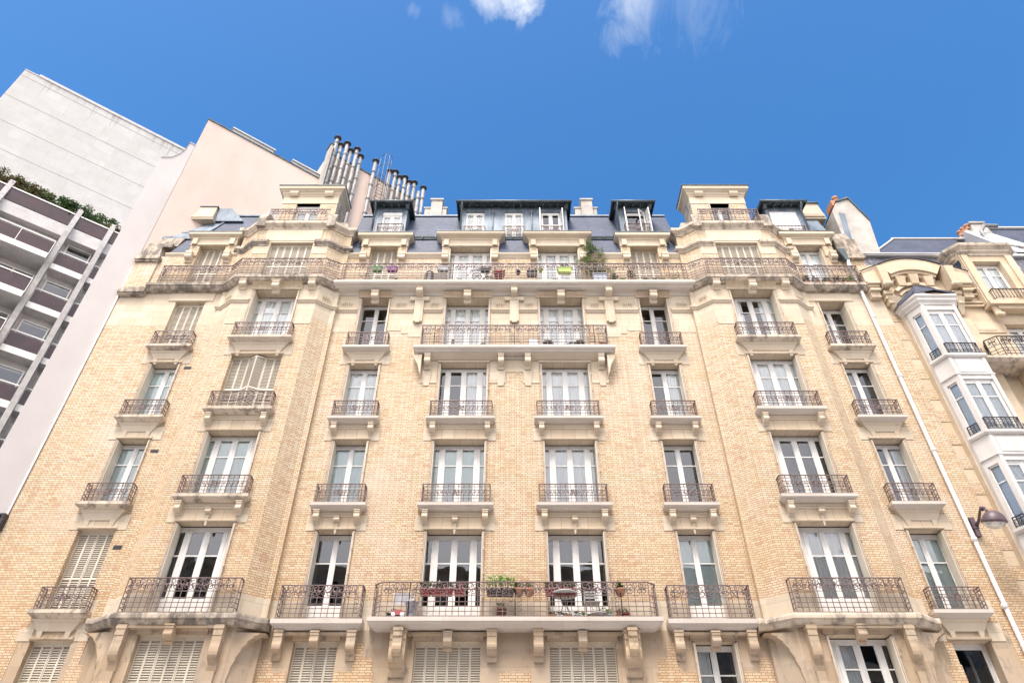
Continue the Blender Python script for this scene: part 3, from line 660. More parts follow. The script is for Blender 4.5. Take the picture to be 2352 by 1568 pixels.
# lintels, slabs, consoles, railings, windows
def curt(c, l):
    t = {'A4': 'teal', 'A5': 'teal', 'B4': 'teal', 'C4': 'teal', 'D4': 'teal', 'E4': 'white', 'F4': None, 'G4': None, 'H4': 'white_sides',
         'C5': 'white', 'D5': 'white_right', 'E5': 'white', 'F5': 'white_right', 'G5': 'white', 'H5': 'brown_left',
         'B6': 'white', 'C6': None, 'D6': 'white', 'E6': 'white', 'F6': None, 'G6': 'white_sides', 'H6': None,
         'B3': None, 'C3': None, 'D3': None, 'E3': None, 'F3': 'teal', 'G3': 'white', 'H3': 'teal', 'F2': 'white_left', 'G2': 'white_left'}
    return t.get(c + str(l), 'white')
CLOSED = {'A3': 4, 'A6': 4, 'B5': 6, 'A2': 4, 'B2': 6, 'C2': 4, 'D2': 6, 'E2': 6}
for c, (cx, hw, yw, kind) in COLS.items():
    for l in ALL:
        z0, z1 = fz(c, l), zl(c, l); q = DEP[l]; key = c + str(l)
        if key in CLOSED:
            closed_shutter(B, cx, yw + .17, z0 + .02, z1 - .05, hw, CLOSED[key], bulge=(1 if key == 'B5' else 0))
            continue
        if key == 'H2':
            window(B, cx, yw + q, z0, z1, hw, 0, None, glass='glass', bar=0, name='window')
            f = MB()                                       # the leaf standing open
            a, b = (cx + hw - .07, yw + q - .02), (cx + hw - .30, yw + q + .48)
            obox(f, b, a, .04, z0 + .05, z0 + .12); obox(f, b, a, .04, z1 - .12, z1 - .03); obox(f, b, a, .04, z1 - .98, z1 - .94)
            for p, r_ in ((a, b), (b, a)):
                d_ = (Vector(r_) - Vector(p)).normalized() * .06; obox(f, p, tuple(Vector(p) + d_), .04, z0 + .05, z1 - .03)
            f.build('open_casement', M['white'], B)
        else:
            window(B, cx, yw + q, z0, z1 - .03, hw, kind, curt(c, l), bot=.52 if l == 3 and c not in 'AH' else .14, door=(l == 3 and c not in 'AH'), bar=.66 if l != 3 else .78, curtop=.0)
            folded_shutters(B, cx, yw, z0, z1 - .02, hw, q)
        if l in (2,): continue
    # lintels above openings
    for l in (3, 4, 5):
        if l == 5 and c in 'DE':
            mb = MB(); z = zl(c, 5); mb.box(cx - hw - .02, cx + hw + .02, yw - .03, yw + .02, z + .06, 17.55)
            mb.prism([(.01, z), (-.05, z), (-.07, z + .02), (-.07, z + .055), (-.03, z + .08), (.01, z + .08)], cx - hw - .04, cx + hw + .04)
            mb.prism([(.02, 17.50), (-.03, 17.40), (-.10, 17.42), (-.22, 17.50), (-.30, 17.56), (.02, 17.56)], cx - hw - .3, cx + hw + .3); mb.build('lintel', M['trim'], B)
        else:
            nxt = fl(l + 1); lintel(B, cx, yw, zl(c, l), hw, nxt - .205, m='dimple')
    # window balconies on levels 4, 5, 6 (and 3 for the outer columns)
    for l in (3, 4, 5, 6):
        if l == 3 and c not in 'AH': continue
        if l == 6 and c in 'DE': continue
        z = fz(c, l); dirty = c in 'ABGH'
        small_slab(B, cx, yw, z, hw + .25, .31, 'trap' if (l == 6 or c in 'AH') else 'cons', 'stained' if dirty and (c in 'AB' or l == 6) else 'slab', key=(l == 4))
        rail(B, box_path(hw + .14, .26), (cx, yw, z), .64, 'low')
# level 7 opening list comes later; level 6 heads: coved stone with keystone console
def head6(c):
    cx, hw, yw, kind = COLS[c]; z = zl(c, 6); mb = MB()
    zt = 20.95; wi = hw + .06
    pr = [(yw + .02, z)] + [(yw - .04 - .22 * (1 - cos(a)), z + (zt - .28 - z) * sin(a)) for a in [i / 6 * 1.57 for i in range(7)]] + [(yw + .02, zt - .28)]
    if c in 'AH':
        mb.box(cx - hw - .3, cx + hw + .3, yw - .03, yw + .02, z + .04, zt - .1); mb.prism([(yw, z), (yw - .06, z), (yw - .08, z + .03), (yw - .06, z + .09), (yw, z + .1)], cx - hw - .04, cx + hw + .04)
        mb.build('lintel', M['trim'], B); return
    mb.prism(pr, cx - wi, cx + wi)
    mb.build('lintel', M['dimple'], B)
    console(B, cx, yw - .03, zt - .24, .30, .5, .27, name='keystone')
for c in COLS: head6(c)
# frieze of the sixth storey: string course with returns, fluted blocks, consoles
fz6 = MB(); P6 = [(-.02, 19.78), (.03, 19.78), (.05, 19.83), (.09, 19.86), (.10, 19.92), (.05, 19.95), (-.02, 19.95)]
def strc(path): fz6.sweep(path, P6)
hl = lambda c: (COLS[c][0] - COLS[c][1] - .04, COLS[c][0] + COLS[c][1] + .04)
lb, rb = bay_pts(-BX), bay_pts(BX)
strc([(lb[0][0], YO), lb[0], lb[1], lb[2], (hl('B')[0], YB)]); strc([(hl('B')[1], YB), lb[3], lb[4], lb[5], (lb[5][0], 0), (hl('C')[0], 0)])
for a, b in ((hl('C')[1], -3.85), (-3.45, hl('D')[0]), (hl('D')[1], -.2), (.2, hl('E')[0]), (hl('E')[1], 3.45), (3.85, hl('F')[0])): strc([(a, 0), (b, 0)])
strc([(hl('F')[1], 0), (rb[0][0], 0), rb[0], rb[1], rb[2], (hl('G')[0], YB)]); strc([(hl('G')[1], YB), rb[3], rb[4], rb[5], (rb[5][0], YO)])
build_split(fz6, 'string_course', M['trim'], B)
for x in (-3.65, 0, 3.65):
    mb = MB(); mb.box(x - .17, x + .17, -.10, .02, 18.98 + .3, 20.35); mb.box(x - .09, x + .09, -.125, -.10, 19.2, 20.25); mb.box(x - .37, x + .37, -.12, .02, 20.35, 20.53); mb.build('pilaster', M['trim'], B)
    console(B, x, -.02, 20.98, .40, .62, .24)
fl_ = MB()
def flute(cx, y, n=5, tx=1, ty=0):
    for i in range(n):
        u = (i - (n - 1) / 2) * .085; x = cx + u * tx; yy = y + u * ty
        fl_.tube([(x, yy - .005, 20.28), (x, yy - .045, 20.25), (x, yy - .02, 20.12), (x, yy - .004, 19.98)], [.03, .036, .016, .004], 6)
for x in (-6.45, -4.35, -2.98, -.56, .56, 2.98, 4.35, 6.45): flute(x if abs(x) != 2.98 else (3.07 if x > 0 else -3.07), 0, 5 if abs(x) > 4 else 4)
for s in (-1, 1):
    for e in (-1, 1): flute(s * BX + e * 1.87, -.34, 4, .8, .58 * e)
build_split(fl_, 'fluted_ornament', M['trim'], B)
for s in (-1, 1):
    for e in (-1, 1): console(B, s * BX + e * 1.32, YB, 20.86, .24, .42, .26)
# slabs: level 7 along the whole front
s7 = MB()
bay7 = lambda cx: [(cx - 2.09, YP), (cx - 1.58, YB), (cx + 1.58, YB), (cx + 2.09, YP)]
s7.sweep([(-14.3, -.12)] + [(-11.36, -.12)] + bay7(-BX) + [(-6.8, -.16)], [(-.4, Z7), (.27, Z7), (.27, Z7 - .14), (.22, Z7 - .17), (.20, Z7 - .22), (.10, Z7 - .30), (-.4, Z7 - .30)], 0)
s7.sweep([(6.8, -.16)] + bay7(BX) + [(11.36, -.12), (13.75, -.12)], [(-.4, Z7), (.27, Z7), (.27, Z7 - .14), (.22, Z7 - .17), (.20, Z7 - .22), (.10, Z7 - .30), (-.4, Z7 - .30)], 0)
s7.box(-15.36, -14.32, -.30, .3, Z7 - .42, Z7 - .16); s7.box(-15.34, -14.34, -.24, .3, Z7 - .5, Z7 - .42)
build_split(s7, 'balcony_slab', M['stained2'], B)
s7 = MB(); s7.sweep([(-7.0, 0), (7.0, 0)], [(-.3, Z7), (.52, Z7), (.52, Z7 - .12), (.49, Z7 - .14), (.48, Z7 - .17), (.42, Z7 - .19), (.34, Z7 - .25), (.26, Z7 - .28), (.12, Z7 - .31), (.03, Z7 - .40), (-.3, Z7 - .40)])
s7.build('balcony_slab', M['slab'], B)
rp = lambda cx, o=.19: [(cx - 2.09 - o * .42, YP - o * .9), (cx - 1.58 - o * .36, YB - o), (cx + 1.58 + o * .36, YB - o), (cx + 2.09 + o * .42, YP - o * .9)]
l, r = rp(-BX), rp(BX)
for path in ([(-13.95, -.02), (-13.95, -.33), (l[0][0], -.33)], [l[0], l[1], l[2], (l[3][0] + .1, -.42)], [(l[3][0] + .1, -.46), (-2.4, -.46)], [(-2.4, -.46), (2.4, -.46)], [(2.4, -.46), (r[0][0] - .1, -.46)], [(r[0][0] - .1, -.42), r[1], r[2], r[3]], [(r[3][0], -.33), (13.62, -.33), (13.62, -.02)]):
    rail(B, path, (0, 0, Z7), .97, 'high')
# long balcony of level 6
s6 = MB(); s6.sweep([(-3.16, .02), (-3.16, 0), (3.16, 0), (3.16, .02)], slab_prof(.46, 17.82, .26, .02)); s6.box(-3.1, 3.1, -.1, .02, 17.46, 17.56); s6.build('balcony_slab', M['slab'], B)
rail(B, [(-3.38, 0), (-3.38, -.40), (-2.9, -.40)], (0, 0, 17.82), .97, 'high'); rail(B, [(-2.9, -.40), (0, -.40)], (0, 0, 17.82), .97, 'high')
rail(B, [(0, -.40), (2.9, -.40)], (0, 0, 17.82), .97, 'high'); rail(B, [(2.9, -.40), (3.38, -.40), (3.38, 0)], (0, 0, 17.82), .97, 'high')
for x in (-3.1, -.48, .48, 3.1):
    console(B, x, 0, 17.56, .32, .58, .21)
    mb = MB(); mb.taper((x - .16, x + .16, -.06, .02, 16.9), (x - .10, x + .10, -.03, .02, 16.3)); mb.build('pilaster', M['trim'], B)
for s in (-1, 1):
    mb = MB(); mb.prism([(s * 3.3, 17.48), (s * 3.62, 17.48), (s * 3.56, 17.3), (s * 3.42, 17.05), (s * 3.34, 16.7), (s * 3.3, 16.6)], -.30, 0, axis=1); mb.build('console', M['stone'], B)
# level 3 balconies
s3 = MB(); s3.sweep([(-3.46, .02), (-3.46, -.001), (3.46, -.001), (3.46, .02)], [(-.02, Z3), (.52, Z3), (.52, Z3 - .11), (.485, Z3 - .13), (.485, Z3 - .16), (.42, Z3 - .20), (.32, Z3 - .25), (-.02, Z3 - .25)])
s3.build('balcony_slab', M['slab'], B)
pth = [(-3.90, -.03), (-3.90, -.26), (-3.68, -.46), (3.68, -.46), (3.90, -.26), (3.90, -.03)]
rail(B, pth[:3] + [(-2.9, -.46)], (0, 0, Z3), .97, 'high'); rail(B, [(-2.9, -.46), (0, -.46)], (0, 0, Z3), .97, 'high'); rail(B, [(0, -.46), (2.9, -.46)], (0, 0, Z3), .97, 'high'); rail(B, [(2.9, -.46)] + pth[3:], (0, 0, Z3), .97, 'high')
for c in 'CF':
    cx = COLS[c][0]; mb = MB(); mb.sweep([(cx - .88, .02), (cx - .88, 0), (cx + .88, 0), (cx + .88, .02)], slab_prof(.36, Z3, .25, .02)); mb.build('balcony_slab', M['slab'], B)
    rail(B, box_path(1.13, .33), (cx, 0, Z3), .93, 'high')
for s in (-1, 1):
    cx = s * BX; mb = MB(); e = [(cx - 2.5, YP + .08), (cx - 2.2, YP + .08)] + bay7(cx)[0:4] + [(cx + 2.2, YP + .08), (cx + 2.42, YP + .08)]
    mb.sweep([(cx - 2.5, -.1), (cx - 2.2, -.1), (cx - 1.58, YB), (cx + 1.58, YB), (cx + 2.2, -.1), (cx + 2.4, -.1)], [(-.4, Z3), (.28, Z3), (.30, Z3 - .06), (.30, Z3 - .14), (.25, Z3 - .17), (.25, Z3 - .20), (.18, Z3 - .29), (-.4, Z3 - .29)])
    mb.build('balcony_slab', M['stained2' if s < 0 else 'stained'], B)
    rail(B, box_path(1.54, .21), (cx, YB, Z3), .97, 'high')
# ------------------------------------------------------------ level 2: consoles, keystones, coves, brick infill
for x in (-3.12, 3.12): console(B, x, 0, Z3 - .245, .34, 1.15, .42, 'stone_low'); console(B, x, -.02, Z3 - .245, .44, .95, .24, 'stone_low')
for x in (-.62, .62): console(B, x, 0, Z3 - .245, .33, .78, .26, 'stone_low')
for c in 'CF':
    cx = COLS[c][0]
    for s in (-1, 1): console(B, cx + s * .98, 0, Z3 - .245, .26, .74, .24, 'stone_low')
for s in (-1, 1):
    for e in (-1, 1):
        console(B, s * BX + e * 1.28, YB, Z3 - .285, .22, 1.12, .25, 'stone_low'); mb = MB(); mb.box(s * BX + e * 1.28 - .11, s * BX + e * 1.28 + .11, YB - .08, YB, 5, Z3 - 1.4); mb.build('pilaster', M['stone_low'], B)
for c in 'BCDEFG':
    cx, hw, yw, k = COLS[c]; z = LZ[2]; zt = Z3 - .30; mb = MB()
    pr = [(yw + .02, z), (yw - .03, z)] + [(yw - .03 - .17 * (1 - cos(a)), z + .02 + (zt - z - .02) * sin(a)) for a in [i / 5 * 1.57 for i in range(6)]] + [(yw + .02, zt)]
    mb.prism(pr, cx - hw - .05, cx + hw + .05); mb.build('lintel', M['stone_low'], B)
    mb = MB(); mb.box(cx - hw - .3, cx + hw + .3, yw - .18, yw, Z3 - .36, Z3 - .288); mb.build('sill_band', M['stone_low'], B)
    console(B, cx, yw - .03, Z3 - .29, .27, .46, .23, 'stone_low', 'keystone')
for c in 'AH':
    cx, hw, yw, k = COLS[c]; lintel(B, cx, yw, LZ[2], hw, fz(c, 3) - .6, .42, .3, m='stone_low')
for s in (-1, 1):          # concave stone flares under the ends of the bay slabs and of the centre slab
    for e in (-1, 1):
        cx = s * BX; x0 = cx + e * 1.55; pts = []
        mb = MB()
        n = 8
        for i in range(n):
            a0, a1 = i / n * 1.57, (i + 1) / n * 1.57
            xa, za = x0 + e * (.12 + .75 * (1 - cos(a0))), Z3 - 1.9 + 1.5 * sin(a0); xb, zb = x0 + e * (.12 + .75 * (1 - cos(a1))), Z3 - 1.9 + 1.5 * sin(a1)
            mb.quad((xa, -.52, za), (xb, -.52 + .12 * (i + 1) / n, zb), (xb, .02, zb), (xa, .02, za)); mb.quad((x0, -.52, za), (xa, -.52 + .12 * i / n, za), (xb, -.52 + .12 * (i + 1) / n, zb), (x0, -.52, zb))
        mb.box(min(x0, x0 + e * .12), max(x0, x0 + e * .12), -.52, .02, 5, Z3 - 1.9)
        mb.quad((x0, -.52, Z3 - .4), (x0 + e * .87, -.40, Z3 - .4), (x0 + e * .87, .02, Z3 - .34), (x0, .02, Z3 - .34))
        mb.build('flared_corbel', M['stone_low'], B)
ip = MB()
def inf(x0, x1, z0, z1, y, th=.012): ip.box(x0, x1, y - th, y + .02, z0, z1)
for s in (-1, 1):
    f = lambda a, b: sorted((s * a, s * b))
    inf(*f(4.05, 4.28), 5, 7.7, 0); inf(*f(3.78, 4.32), 5, 7.3, 0, .009); inf(*f(3.72, 4.76), 5, 6.95, 0, .015)
    inf(*f(6.42, 6.79), 6.95, 7.3, 0); inf(*f(6.0, 6.79), 5, 6.95, 0, .015)
    inf(*f(11.5, 11.72), 7.1, 7.9, YO); inf(*f(11.35, 11.75), 5, 7.1, YO, .016)
    inf(*f(13.35, 15.3 if s < 0 else 14.24), 5, 8.0, YO); inf(*f(11.78, 13.2), 8.20, 8.44, YO, .009); inf(*f(11.32, 11.62), 8.005, 8.81, YO, .008); inf(*f(13.24, 15.32 if s < 0 else 14.24), 8.005, 8.81, YO, .008)
inf(-.42, .42, 5, 6.95, 0)
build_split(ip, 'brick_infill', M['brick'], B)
# vents
for x, z in ((-11.62, 17.05), (-11.66, 13.62), (-11.66, 10.35)):
    mb = MB(); mb.box(x - .13, x + .13, YO - .006, YO + .01, z - .06, z + .06)
    for k in range(4): mb.box(x - .12, x + .12, YO - .01, YO - .004, z - .05 + k * .028, z - .042 + k * .028)
    mb.build('air_vent', M['ironblack'], B)
# ------------------------------------------------------------ level 7, roof and turrets
w7 = MB(); ZR = (20.9, 22.95)
O7 = dict(A=(-12.47, .54, YO), C=(-5.37, .57, 0), D=(-1.807, .90, 0), E=(1.807, .90, 0), F=(5.37, .57, 0), H=(12.21, .55, YO))
H7 = 23.48
def pn7(a, b, cs=''): panel(w7, a, b, 20.9, 22.85, [(O7[c][0] - O7[c][1] - a[0], O7[c][0] + O7[c][1] - a[0], Z7 + .02, 22.85, .3, (0, 1)) for c in cs], m=0, mr=0)
l, r = bay_pts(-BX), bay_pts(BX)
pn7((XL, YO), (l[0][0], YO), 'A'); pn7((l[5][0], 0), (r[0][0], 0), 'CDEF'); pn7((r[5][0], YO), (XR, YO), 'H')
YB7 = -.50
def bay7w(cx, s):
    pts = [(cx - 2.26, 1.6), (cx - 2.26, YP + .05), (cx - 2.05, YP + .05), (cx - 1.52, YB7), (cx + 1.52, YB7), (cx + 2.05, YP + .05), (cx + 2.26, YP + .05), (cx + 2.26, 1.6)]
    for i in range(7):
        hl_ = [(1.52 - .86, 1.52 + .86, Z7 + .02, 23.2, .22)] if i == 3 else ()
        panel(w7, pts[i], pts[i + 1], 20.9, 24.2, hl_, m=0, mr=1, msof=2)
    return pts
pL, pR = bay7w(-BX, -1), bay7w(BX, 1)
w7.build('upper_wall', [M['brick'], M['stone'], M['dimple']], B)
def eave(x0, x1, y=0):
    mb = MB(); mb.prism([(y + .1, 22.80), (y - .02, 22.80), (y - .05, 22.86), (y - .09, 22.92), (y - .12, 22.97), (y - .12, 23.03), (y + .25, 23.03)], x0, x1); return mb.build('cornice', M['trim'], B)
def mansard(x0, x1, segs=None):
    mb = MB(); mb.quad((x0, .34, 24.42), (x1, .34, 24.42), (x1, 1.25, 27.0), (x0, 1.25, 27.0)); mb.build('slate_roof', M['slate'], B)
    for a, b in segs or ((x0, x1),):
        mb = MB(); mb.quad((a, -.06, 23.0), (b, -.06, 23.0), (b, .28, 24.28), (a, .28, 24.28)); mb.build('slate_apron', M['slate'], B)
        mb = MB(); mb.box(a, b, -.10, -.03, 22.99, 23.035); mb.build('flashing', M['gutter'], B)
    mb = MB(); mb.box(x0, x1, .22, .36, 24.27, 24.34); mb.tube([(x0, .24, 24.38), (x1, .24, 24.38)], .06, 8); mb.quad((x0, .30, 24.34), (x1, .30, 24.34), (x1, .38, 24.46), (x0, .38, 24.46))
    n = int((x1 - x0) / .55)
    for i in range(n): mb.box(x0 + .3 + i * .55, x0 + .32 + i * .55, .16, .30, 24.28, 24.44)
    mb.build('gutter', M['gutter'], B)
    mb = MB(); mb.prism([(1.16, 26.93), (1.16, 27.02), (1.24, 27.08), (1.6, 27.10), (8.5, 27.35), (8.5, 26.9), (1.3, 26.9)], x0, x1); mb.build('roof_zinc', M['zinc'], B)
mansard(-6.95, 6.95, [(-6.95, -6.25), (-4.49, -2.9), (-.72, .72), (2.9, 4.49), (6.25, 6.95)]); mansard(-12.87, -11.2, [(-11.6, -11.2)]); mansard(11.2, 13.05, [(11.2, 11.3)])
for a, b in ((-14.30, -13.32), (-11.62, -11.28), (-6.85, -6.3), (-4.44, -2.95), (-.66, .66), (2.95, 4.44), (6.3, 6.85), (11.28, 11.4)): eave(a, b)
# the wall heads between the upper windows show a course of upright bricks: vertical header course under the cornice
def lucarne(c, bw, cw, zinc=True):
    cx, hw, y = O7[c]; j = MB()
    for s in (-1, 1):
        x0, x1 = sorted((cx + s * hw, cx + s * bw)); j.box(x0, x1, y - .05, 1.0, 22.85, H7)
    j.box(cx - bw, cx + bw, .9, 1.02, 22.85, H7 + .1); o = j.build('dormer', M['brick'], B)
    t = MB(); t.box(cx - bw - .02, cx + bw + .02, y - .08, 1.1, H7, H7 + .42)
    t.prism([(y - .05, H7 - .02), (y - .10, H7 - .02), (y - .115, H7 + .02), (y - .10, H7 + .06), (y - .05, H7 + .06)], cx - hw - .05, cx + hw + .05); t.build('lintel', M['trim'], o)
    t = MB(); t.sweep([(cx - bw, 1.1), (cx - bw, y - .06), (cx + bw, y - .06), (cx + bw, 1.1)], [(-.1, H7 + .36), (.04, H7 + .36), (.06, H7 + .42), (.12, H7 + .46), (.20, H7 + .50), (cw - bw, H7 + .55), (cw - bw, H7 + .66), (-.1, H7 + .66)])
    t.box(cx - bw + .1, cx + bw - .1, y, 1.0, H7 + .44, H7 + .655); t.build('cornice', M['trim'], o)
    t = MB(); e = cw + .02; t.prism([(y - .06 - (cw - bw) - .02, H7 + .655), (y - .06 - (cw - bw) - .02, H7 + .69), (1.0, H7 + .80), (1.0, H7 + .655)], cx - e, cx + e); t.build('zinc_cover', M['gutter'], o)
    for s in (-1, 1):
        xx = cx + s * (bw - .16); t = MB(); t.prism(console_prof(y, 22.98, .24, .52), xx - .13, xx + .13); t.box(xx - .10, xx + .10, y - .17, y, H7 + .0, H7 + .34); build_split(t, 'corbel', M['trim'], o)
    sf = MB(); sf.box(cx - hw, cx + hw, y + .0, y + .32, H7 - .001, H7 + .02); sf.build('soffit', M['dimple'], o)
    return o
for c in O7: lucarne(c, 1.17 if c in 'DE' else (.95 if c not in 'A' else .93), 1.43 if c in 'DE' else (1.15 if c != 'A' else 1.10))
for c in 'AC': closed_shutter(B, O7[c][0], O7[c][2] + .22, Z7, H7 - .03, O7[c][1], 4)
closed_shutter(B, O7['F'][0], .22, Z7, H7 - .03, O7['F'][1], 4)
for s in (-1, 1): closed_shutter(B, s * BX, YB7 + .15, Z7, 23.17, .86, 6)
for c in 'DE': window(B, O7[c][0], .30, Z7, H7 - .03, .90, 4, 'white', bot=.4, bar=0); folded_shutters(B, O7[c][0], 0, Z7, H7 - .04, .90, .28)
window(B, O7['H'][0], .24, Z7, H7 - .03, .55, 2, 'white', bot=.4); folded_shutters(B, O7['H'][0], 0, Z7, H7 - .04, .55, .24)
# small dormers in the upper mansard
def updormer(cx, hw, zb, zt, yf, wins, closed=False, pipe=-1, side=.12):
    f = MB(); x0, x1 = cx - hw, cx + hw; us = []
    hs_ = [(wx - ww - x0, wx + ww - x0, zb + .02, zt - .32, .10) for wx, ww in wins]
    panel(f, (x0, yf), (x1, yf), zb - .4, zt, hs_, m=0, mr=0, msof=0); panel(f, (x0, yf + 3), (x0, yf), zb - .4, zt, m=0); panel(f, (x1, yf), (x1, yf + 3), zb - .4, zt, m=0)
    for s in (-1, 1): f.box(*sorted((cx + s * (hw + .003), cx + s * (hw - .10))), yf - .03, yf, zb - .35, zt)
    o = f.build('roof_dormer', M['zinc'], B)
    t = MB(); t.prism([(yf - .30, zt - .02), (yf - .30, zt + .05), (yf + 3, zt + .55), (yf + 3, zt + .45)], x0 - .22, x1 + .22)
    for s in (-1, 1): t.prism([(yf - .28, zt - .10), (yf - .28, zt - .02), (yf + 3, zt + .42), (yf + 3, zt + .30)], cx + s * (hw + .20) - .02, cx + s * (hw + .20) + .02)
    t.tube([(x0 - .24, yf - .34, zt + .0), (x1 + .24, yf - .34, zt + .0)], .065, 8); n = int(2 * hw / .33)
    for i in range(n + 1):
        x = x0 + .05 + (2 * hw - .1) * i / n; t.box(x - .035, x + .035, yf - .27, yf, zt - .09, zt + .0)
    for s in (-1, 1): t.taper((cx + s * hw - .1, cx + s * hw + .1, yf - .26, yf, zt - .04), (cx + s * hw - .06, cx + s * hw + .06, yf - .10, yf, zt - .24))
    t.build('dormer_roof', M['gutter'], o)
    if pipe is not None:
        t = MB(); px = cx + pipe * (hw - .03); t.tube([(px, yf - .34, zt), (px, yf - .30, zt - .14), (px + pipe * .02, yf - .08, zt - .26), (px + pipe * .02, yf - .07, zb - .1)], .042, 8); t.build('downpipe', M['zinc'], o)
    for wx, ww in wins:
        if closed: t = MB(); t.box(wx - ww, wx + ww, yf + .02, yf + .05, zb + .02, zt - .32); t.build('blind', M['whitep'], o)
    return o
DZ = 26.55
o = updormer(-5.45, .72, 24.6, DZ, .36, [(-5.38, .43)]); window(B, -5.38, .42, 24.62, DZ - .5, .43, 2, 'white', bar=0); b_ = MB(); b_.box(-5.81, -4.95, .40, .5, DZ - .5, DZ - .33); b_.build('roller_box', M['whitep'], B)
rail(B, box_path(.55, .16), (-5.38, .36, 24.62), .62, 'low')
o = updormer(0, 2.33, 24.3, DZ, .36, [(-1.72, .40), (0, .40), (1.62, .42)])
for x, w_ in ((-1.72, .40), (0, .40), (1.62, .42)):
    window(B, x, .42, 24.42, DZ - .34, w_, 2, 'white' if x < 1 else None, bar=.72); rail(B, box_path(.46, .14), (x, .36, 24.50), .60, 'low')
for x in (-.93, .78):
    t = MB(); t.tube([(x, .30, DZ - .4), (x, .30, 24.3)], .03, 8); t.lathe([(.03, 0), (.07, .1), (.08, .12)], (x, .30, DZ - .5), 10); t.build('downpipe', M['zinc'], o)
for s in (-1, 1):
    t = MB(); leaf(t, (1.62 + s * .44, .36), (1.62 + s * .50, .08), 24.5, DZ - .36); t.build('open_shutter', [M['whitep'], M['shutter']], B)
o = updormer(5.30, .74, 24.6, DZ, .36, [(5.38, .43)]); window(B, 5.38, .44, 24.62, DZ - .34, .43, 0, None, bar=0, glass='glass')
rail(B, box_path(.55, .16), (5.38, .36, 24.62), .62, 'low')
t = MB(); a, b2 = (5.78, .40), (5.50, .12)
for z0_, z1_ in ((24.66, 24.72), (25.5, 25.53), (26.12, 26.19)): obox(t, b2, a, .035, z0_, z1_)
for p, q_ in ((a, b2), (b2, a)):
    d_ = (Vector(q_) - Vector(p)).normalized() * .05; obox(t, p, tuple(Vector(p) + d_), .035, 24.66, 26.19)
t.build('open_casement', M['white'], B)
for s in (-1, 1):
    t = MB(); leaf(t, (5.38 + s * .46, .36), (5.38 + s * .53, .06), 24.62, DZ - .34); t.build('open_shutter', [M['whitep'], M['shutter']], B)
o = updormer(11.98, .80, 24.5, DZ + .02, .36, [(11.95, .60)], closed=True, pipe=1); rail(B, box_path(.66, .16), (11.95, .36, 24.52), .60, 'low')
